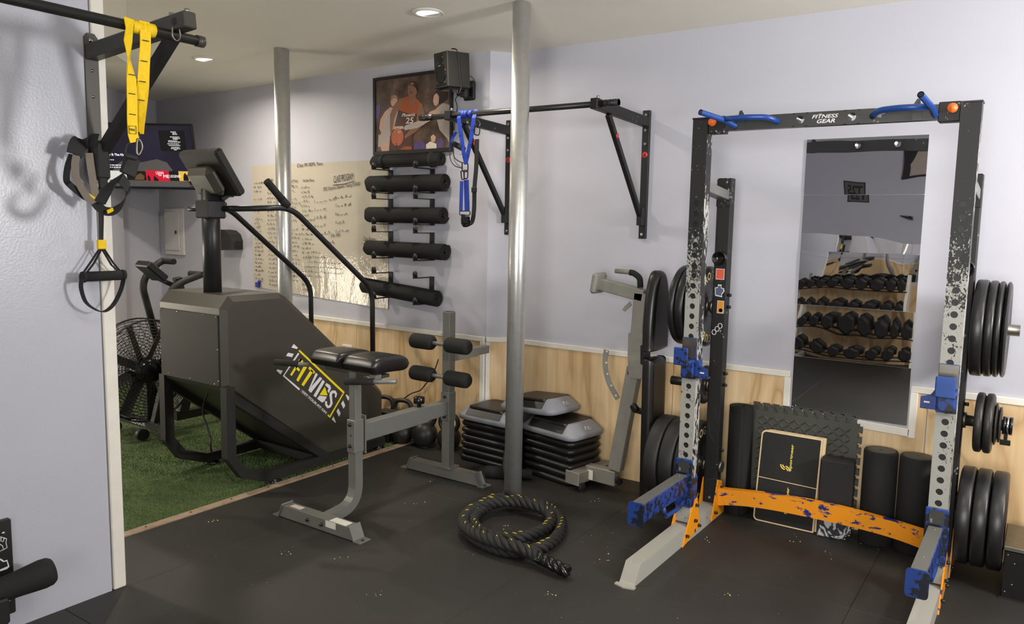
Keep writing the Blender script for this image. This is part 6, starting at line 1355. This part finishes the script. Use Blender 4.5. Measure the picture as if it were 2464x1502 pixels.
for (c_) in (V(-2.075, -.345, .024), V(-2.03, -.08, .024)):
    m_ = MB(); m_.cyl(c_+V(-.010, .002, 0), c_+V(.010, -.002, 0), .024, n=18); w0 = part('caster', m_, 'rubber', ab); m_ = MB(); m_.box(c_.x-.014, c_.x+.014, c_.y-.008, c_.y+.008, .02, .05); part('caster_fork', m_, 'steel', w0)

# ================================================================== gear under the mirror
t = thing('rolled_mat', 'thick black rolled mat standing upright beside the rack', 'rolled mat', (-1.262, -.10, 0))
m_ = MB(); c_ = V(-1.262, -.105, 0); R = .073; n = 100; turns = 3.5; o0, o1, i0, i1 = [], [], [], []; thn = (R-.02)/turns*.8; lean = V(-.012, .024, 0)
for i in range(n+1):
    an = 2*math.pi*turns*i/n+2.0; r = .02+(R-.02)*i/n; d_ = V(math.cos(an), math.sin(an), 0)
    o0.append(c_+d_*r); o1.append(c_+lean+d_*r*.93+UP*.565); i0.append(c_+d_*(r-thn)); i1.append(c_+lean+d_*(r*.93-thn)+UP*.563)
q = n+1; fs = []
for i in range(n): fs += [(i, q+i, q+i+1, i+1), (2*q+i, 2*q+i+1, 3*q+i+1, 3*q+i), (q+i, 3*q+i, 3*q+i+1, q+i+1)]
m_.add(o0+o1+i0+i1, fs+[(n, q+n, 3*q+n, 2*q+n)], smooth=True); part('mat', m_, 'mat_black', t)

# interlocking foam tiles: teeth and tread are modelled
def foam_tile(x0, z0, W_, H_, y0, lean, lab, tread):
    t = thing('foam_tile', lab, 'foam tile', (x0+W_/2, y0, z0), 'interlocking foam floor tiles')
    def P(u, v, o): return V(x0+u, y0+lean*v/H_-o, z0+v)
    T = .012; m_ = MB(); c = [P(0, 0, 0), P(W_, 0, 0), P(W_, H_, 0), P(0, H_, 0)]; d_ = (P(0, 0, T)-P(0, 0, 0)); m_.prism(c, d_); part('slab', m_, 'tile_foam', t)
    m_ = MB(); n_ = 10
    for k in range(n_):
        u = (k+.5)*W_/n_; m_.prism([P(u-.012, H_-.001, 0), P(u+.012, H_-.001, 0), P(u+.017, H_+.021, 0), P(u-.017, H_+.021, 0)], d_)
        v = (k+.5)*H_/n_; m_.prism([P(W_-.001, v-.012, 0), P(W_+.019, v-.017, 0), P(W_+.019, v+.017, 0), P(W_-.001, v+.012, 0)], d_)
    part('interlock_teeth', m_, 'tile_foam', t)
    if tread:
        m_ = MB(); s_ = .027; k = 0
        for i in range(int(W_/s_)-1):
            for j in range(int(H_/s_)-1):
                a = math.radians(38 if (i+j) % 2 else -38); u, v = (i+1)*s_, (j+1)*s_; du, dv = math.cos(a)*.019, math.sin(a)*.019; nu, nv = -math.sin(a)*.005, math.cos(a)*.005
                b4 = [P(u-du, v-dv, T), P(u+nu, v+nv, T), P(u+du, v+dv, T), P(u-nu, v-nv, T)]; tp = P(u, v, T+.0045); tp1, tp2 = P(u-du*.7, v-dv*.7, T+.0045), P(u+du*.7, v+dv*.7, T+.0045)
                m_.add(b4+[tp1, tp2], [(0, 1, 5, 4)[::-1], (1, 2, 5)[::-1], (2, 3, 4, 5)[::-1], (3, 0, 4)[::-1]])
        part('tread_pattern', m_, 'tile_foam', t, kind='stuff')
foam_tile(-1.215, .02, .505, .525, -.062, .045, 'front black foam tile with diamond tread, leaning under the mirror', True)
foam_tile(-1.23, .025, .505, .53, -.048, .040, 'black foam tile directly behind the front tile', False)
foam_tile(-1.245, .03, .505, .53, -.034, .032, 'rearmost black foam tile against the plywood', False)

# slant boards
BL = [(-1.16,-0.165,-0.004),(-0.854,-0.165,0.013),(-0.847,-0.165,0.479),(-1.136,-0.165,0.464)]
def board(dy, dx, lab, front):
    t = thing('slant_board', lab, 'slant board', (-1.01, -.16+dy, .0), 'plywood slant boards')
    x0, x1, z1 = -1.155+dx, -.855+dx, .462; y0, y1 = -.170+dy, -.095+dy
    def P(u, v, o=0): return V(x0+(x1-x0)*u, y0+(y1-y0)*v-o, .003+(z1-.003)*v)
    def rr_loop(m, r_, o):
        out = []; W_, H_ = x1-x0, .47
        for (cu, cv, a0, rad) in ((1, 1, 0, .004), (0, 1, 90, r_), (0, 0, 180, r_), (1, 0, 270, .004)):
            for i in range(5):
                a = math.radians(a0+90*i/4); u = (cu*W_+(-rad-m if cu else rad+m)+rad*math.cos(a))/W_; v = (cv*H_+(-rad-m if cv else rad+m)+rad*math.sin(a))/H_; out.append(P(u, v, o))
        return out
    m_ = MB(); m_.loops([rr_loop(0, .022, 0), rr_loop(0, .022, .015)], smooth=False); part('plywood_panel', m_, 'ply_edge', t)
    if front:
        m_ = MB(); m_.loops([rr_loop(.007, .018, .015), rr_loop(.007, .018, .0158)], smooth=False); g_ = part('grip_surface', m_, 'grip_tape', t)
        m_ = MB(); m_.flat([P(.02, .478, .0165), P(.98, .466, .0165), P(.98, .474, .0165), P(.02, .486, .0165)]); part('hinge_line', m_, 'ply_edge', t)
        m_ = MB(); vd = (P(0, 1)-P(0, 0)).normalized(); m_.text('Sportneer', P(.565, .605, .0166), vd, V(-1, 0, 0), .018, width=.135, bold=.025); 
        m2 = MB(); m2.text('Sportneer', P(.565, .135, .0166), vd, V(-1, 0, 0), .018, width=.135, bold=.025); part('lettering', m2, 'ink_gold', g_)
        for base in (.545, ):
            for (u0, v0, s_, n_) in ((.445, base+.115, 1, 2), (.455, base+.055, -1, 2)):
                for k in range(n_):
                    rad = .012+.010*k; c_ = P(u0, v0, .0166)
                    L = [c_+V(1, 0, 0)*rad*math.cos(a)*s_*-1+vd*rad*math.sin(a)*s_*-1 for a in [math.pi/2*i/6 for i in range(7)]]
                    m_.ribbon([p+V(0, -.0004, 0) for p in L], [((p-c_).normalized()) for p in L], .006, .0006)
        part('lettering', m_, 'ink_gold', g_, 'yellow brand lettering running upwards')
board(0, 0, 'black slant board with yellow lettering in front of the foam tiles', True)
board(.022, .012, 'second plywood slant board just behind the lettered one', False)

# yoga blocks
def block(c_, s_, rot, mat_, lab, g):
    m_ = MB(); cr, sr = math.cos(rot), math.sin(rot); m_.obox(c_, (cr, sr, 0), (-sr, cr, 0), (0, 0, 1), *s_, bev=.006); single('yoga_block', m_, mat_, lab, 'yoga block', g)
g = 'foam yoga blocks under the mirror'
block((-.775, -.166, .076), (.135, .058, .149), math.radians(8), 'marble_foam', 'front grey marbled foam block under the black block', g)
block((-.768, -.105, .076), (.138, .052, .149), math.radians(5), 'marble_foam', 'rear grey marbled foam block behind the other marbled one', g)
block((-.772, -.134, .267), (.150, .10, .232), math.radians(5), 'foam', 'black foam block standing on the grey marbled blocks', g)
# foam rollers
def foam_roller(x, y, lab):
    t = thing('foam_roller', lab, 'foam roller', (x, y, 0), 'black foam rollers')
    m_ = MB(); R = .076; H_ = .455; m_.lathe([(R-.006, 0), (R, .006), (R, H_-.008), (R-.004, H_-.001), (R-.012, H_)], (x, y, 0), n=36); part('body', m_, 'foam', t)
    m_ = MB(); m_.lathe([(R-.012, 0), (R-.013, .0015), (.012, .0015), (0, .0005)], (x, y, H_-.001), n=36); part('end_face', m_, 'tile_foam', t)
foam_roller(-.590, -.098, 'black foam roller standing left, beside the blocks'); foam_roller(-.432, -.100, 'black foam roller standing right, beside the rack upright')

# black steel box at the right edge
t = thing('steel_step_box', 'black steel box with bare metal top edge at the right edge', 'plyo box', (.25, -.3, 0))
m_ = MB(); m_.box(-.058, .55, -.415, -.12, .006, .205, bev=.003); part('body', m_, 'black_gloss', t); m_ = MB(); m_.box(-.062, .556, -.42, -.115, .205, .224, bev=.003); part('top_plate', m_, 'steel', t)
for (x, z) in ((-.045, .187), (-.02, .155), (-.023, .065), (-.045, .03)):
    m_ = MB(); m_.lathe([(.004, 0), (.003, .002), (0, .003)], (x, -.415, z), (0, -1, 0), n=10); part('rivet', m_, 'steel', t)
m_ = MB(); m_.box(-.064, .558, -.422, -.113, 0, .008); part('base_strip', m_, 'black_metal', t)

# crumbs on the floor
m_ = MB(); rs = random.Random(9); clus = [(-2.735,-1.879,0),(-2.128,-1.93,0),(-1.566,-1.502,0),(-1.551,-1.081,0),(-0.968,-1.065,0),(-0.92,-0.331,0),(-2.687,-1.062,0),(-3.319,-1.838,0),(-1.253,-0.583,0),(-1.945,-0.437,-0),(-2.806,-0.712,0),(-0.613,-0.172,0),(-2.195,0.075,0),(-2.493,-1.779,0),(-1.637,-0.358,0),(-0.746,-0.379,0),(-2.13,-1.041,0),(-3.083,-0.078,0)]
for c_ in clus:
    for k in range(5):
        x, y = c_[0]+rs.gauss(0, .022), c_[1]+rs.gauss(0, .022); r = .0012+rs.random()*.0022; m_.lathe([(r, 0), (r*.7, r*.6), (0, r*.7)], (x, y, .0), n=5, mi=0 if rs.random() < .5 else 1)
for k in range(130):
    x, y = -3.3+rs.random()*3.4, -2.2+rs.random()*2.1; r = .0008+rs.random()*.0013; m_.lathe([(r, 0), (0, r*.6)], (x, y, .0), n=5, mi=0 if rs.random() < .25 else 1)
o = single('floor_crumbs', m_, ['ink_gold', 'print_cream'], 'tiny pale crumbs scattered over the black rubber floor', 'debris'); o['kind'] = 'stuff'

# ================================================================== behind the camera, seen in the mirror
RW = -6.1
t = thing('wall_mirror', 'second mirror on the wall behind, seen only as a reflection', 'mirror', (-1.8, RW, .5))
for i, (x0, x1) in enumerate(((-2.75, -2.06), (-2.058, -1.37), (-1.368, -.68))):
    for j, (z0, z1) in enumerate(((.78, 1.12), (1.122, 1.46))):
        m_ = MB(); nx = 8; g_ = []
        for b_ in range(5):
            for a_ in range(nx+1):
                u, v = a_/nx, b_/4; g_.append((x0+(x1-x0)*u, RW+.006+.0014*math.sin(5*u+3*j+2*i)*math.sin(4*v+i), z0+(z1-z0)*v))
        m_.add(g_, [(b_*(nx+1)+a_, (b_+1)*(nx+1)+a_, (b_+1)*(nx+1)+a_+1, b_*(nx+1)+a_+1) for b_ in range(4) for a_ in range(nx)], smooth=True); part('mirror_panel', m_, 'mirror_glass', t)
m_ = MB(); m_.box(-2.95, 1.9, RW, RW+.012, 0, .74); part('plywood_sheet', m_, 'plywood', wall_cam)
t = thing('wall_sign', 'grey and black T25 sign on the wall behind, seen in the mirror', 'sign', (-2.0, RW, 1.85))
m_ = MB(); m_.box(-2.16, -1.86, RW, RW+.012, 1.86, 2.10, bev=.003); part('board', m_, 'black_metal', t); m_ = MB(); m_.box(-2.145, -1.875, RW+.012, RW+.014, 1.875, 2.085); part('face', m_, 'ink_grey', t)
m_ = MB(); m_.text('T25', (-1.89, RW+.0146, 1.90), (-1, 0, 0), (0, 0, 1), .15, width=.22, bold=.03); part('lettering', m_, 'black_metal', t)
t = thing('framed_poster', 'small framed jersey on the wall behind, seen in the mirror', 'framed poster', (-1.35, RW, 2.1))
m_ = MB(); m_.box(-1.45, -1.05, RW, RW+.02, 2.09, 2.46, bev=.004); part('frame', m_, 'black_metal', t); m_ = MB(); m_.prism([(-1.40, RW+.021, 2.12), (-1.10, RW+.021, 2.12), (-1.09, RW+.021, 2.28), (-1.14, RW+.021, 2.42), (-1.36, RW+.021, 2.42), (-1.41, RW+.021, 2.28)], (0, .001, 0)); part('jersey', m_, 'print_white', t)
t = thing('wall_hook', 'small black bracket on the wall behind, seen in the mirror', 'wall hook', (-1.42, RW, 1.70)); m_ = MB(); m_.box(-1.45, -1.37, RW, RW+.02, 1.705, 1.72); m_.box(-1.39, -1.37, RW, RW+.05, 1.70, 1.73); part('bracket', m_, 'black_metal', t)
dr = thing('dumbbell_rack', 'cream-ended dumbbell rack on the wall behind, seen in the mirror', 'dumbbell rack', (-1.85, -5.7, 0))
for x in (-2.50, -1.20):
    m_ = MB(); m_.prism([(x-.02, -5.40, 0), (x-.02, -5.34, 0), (x-.02, -5.66, .90), (x-.02, -5.72, .90)], (.04, 0, 0)); m_.box(x-.02, x+.02, -5.95, -5.34, 0, .04); m_.prism([(x-.02, -5.95, 0), (x-.02, -5.90, 0), (x-.02, -5.68, .90), (x-.02, -5.72, .90)], (.04, 0, 0)); part('end_frame', m_, 'white_trim', dr)
TIER = ((.74, -5.66, .068), (.46, -5.58, .074), (.17, -5.50, .078))
for (z, y, r) in TIER:
    m_ = MB(); m_.bar((-2.50, y-.09, z-.02), (-1.20, y-.09, z-.02), .05, .01); m_.bar((-2.50, y+.09, z-.035), (-1.20, y+.09, z-.035), .05, .01); part('shelf_rail', m_, 'black_metal', dr)
def dumbbell(r):
    t = thing('hex_dumbbell', 'black hex dumbbell on the rack behind, seen in the mirror', 'dumbbell', (0, 0, 0), 'hex dumbbells seen in the mirror', local=True)
    for s_ in (-1, 1):
        m_ = MB(); m_.lathe([(r*.75, -.045), (r, -.03), (r, .03), (r*.75, .045)], (0, s_*.10, 0), (0, 1, 0), n=6, smooth=False); part('head', m_, 'rubber', t)
    m_ = MB(); m_.cyl((0, -.07, 0), (0, .07, 0), .016, n=10); part('handle', m_, 'steel', t); return t
for k, (z, y, r) in enumerate(TIER):
    base = None; n_ = 9-k; tn = ('top', 'middle', 'bottom')[k]
    for i in range(n_):
        loc = (-2.42+1.14*i/(n_-1), y, z+r*.866-.015)
        if base is None: base = dumbbell(r); base['label'] = 'black hex dumbbell on the %s tier, first from the end under the sign, reflected' % tn; base.location = loc; base.rotation_euler = (math.radians(-6), 0, 0)
        else: dup(base, loc, (math.radians(-6), 0, 0), 'black hex dumbbell on the %s tier, %s from the end under the sign, reflected' % (tn, ['', 'second', 'third', 'fourth', 'fifth', 'sixth', 'seventh', 'eighth', 'ninth'][i]))
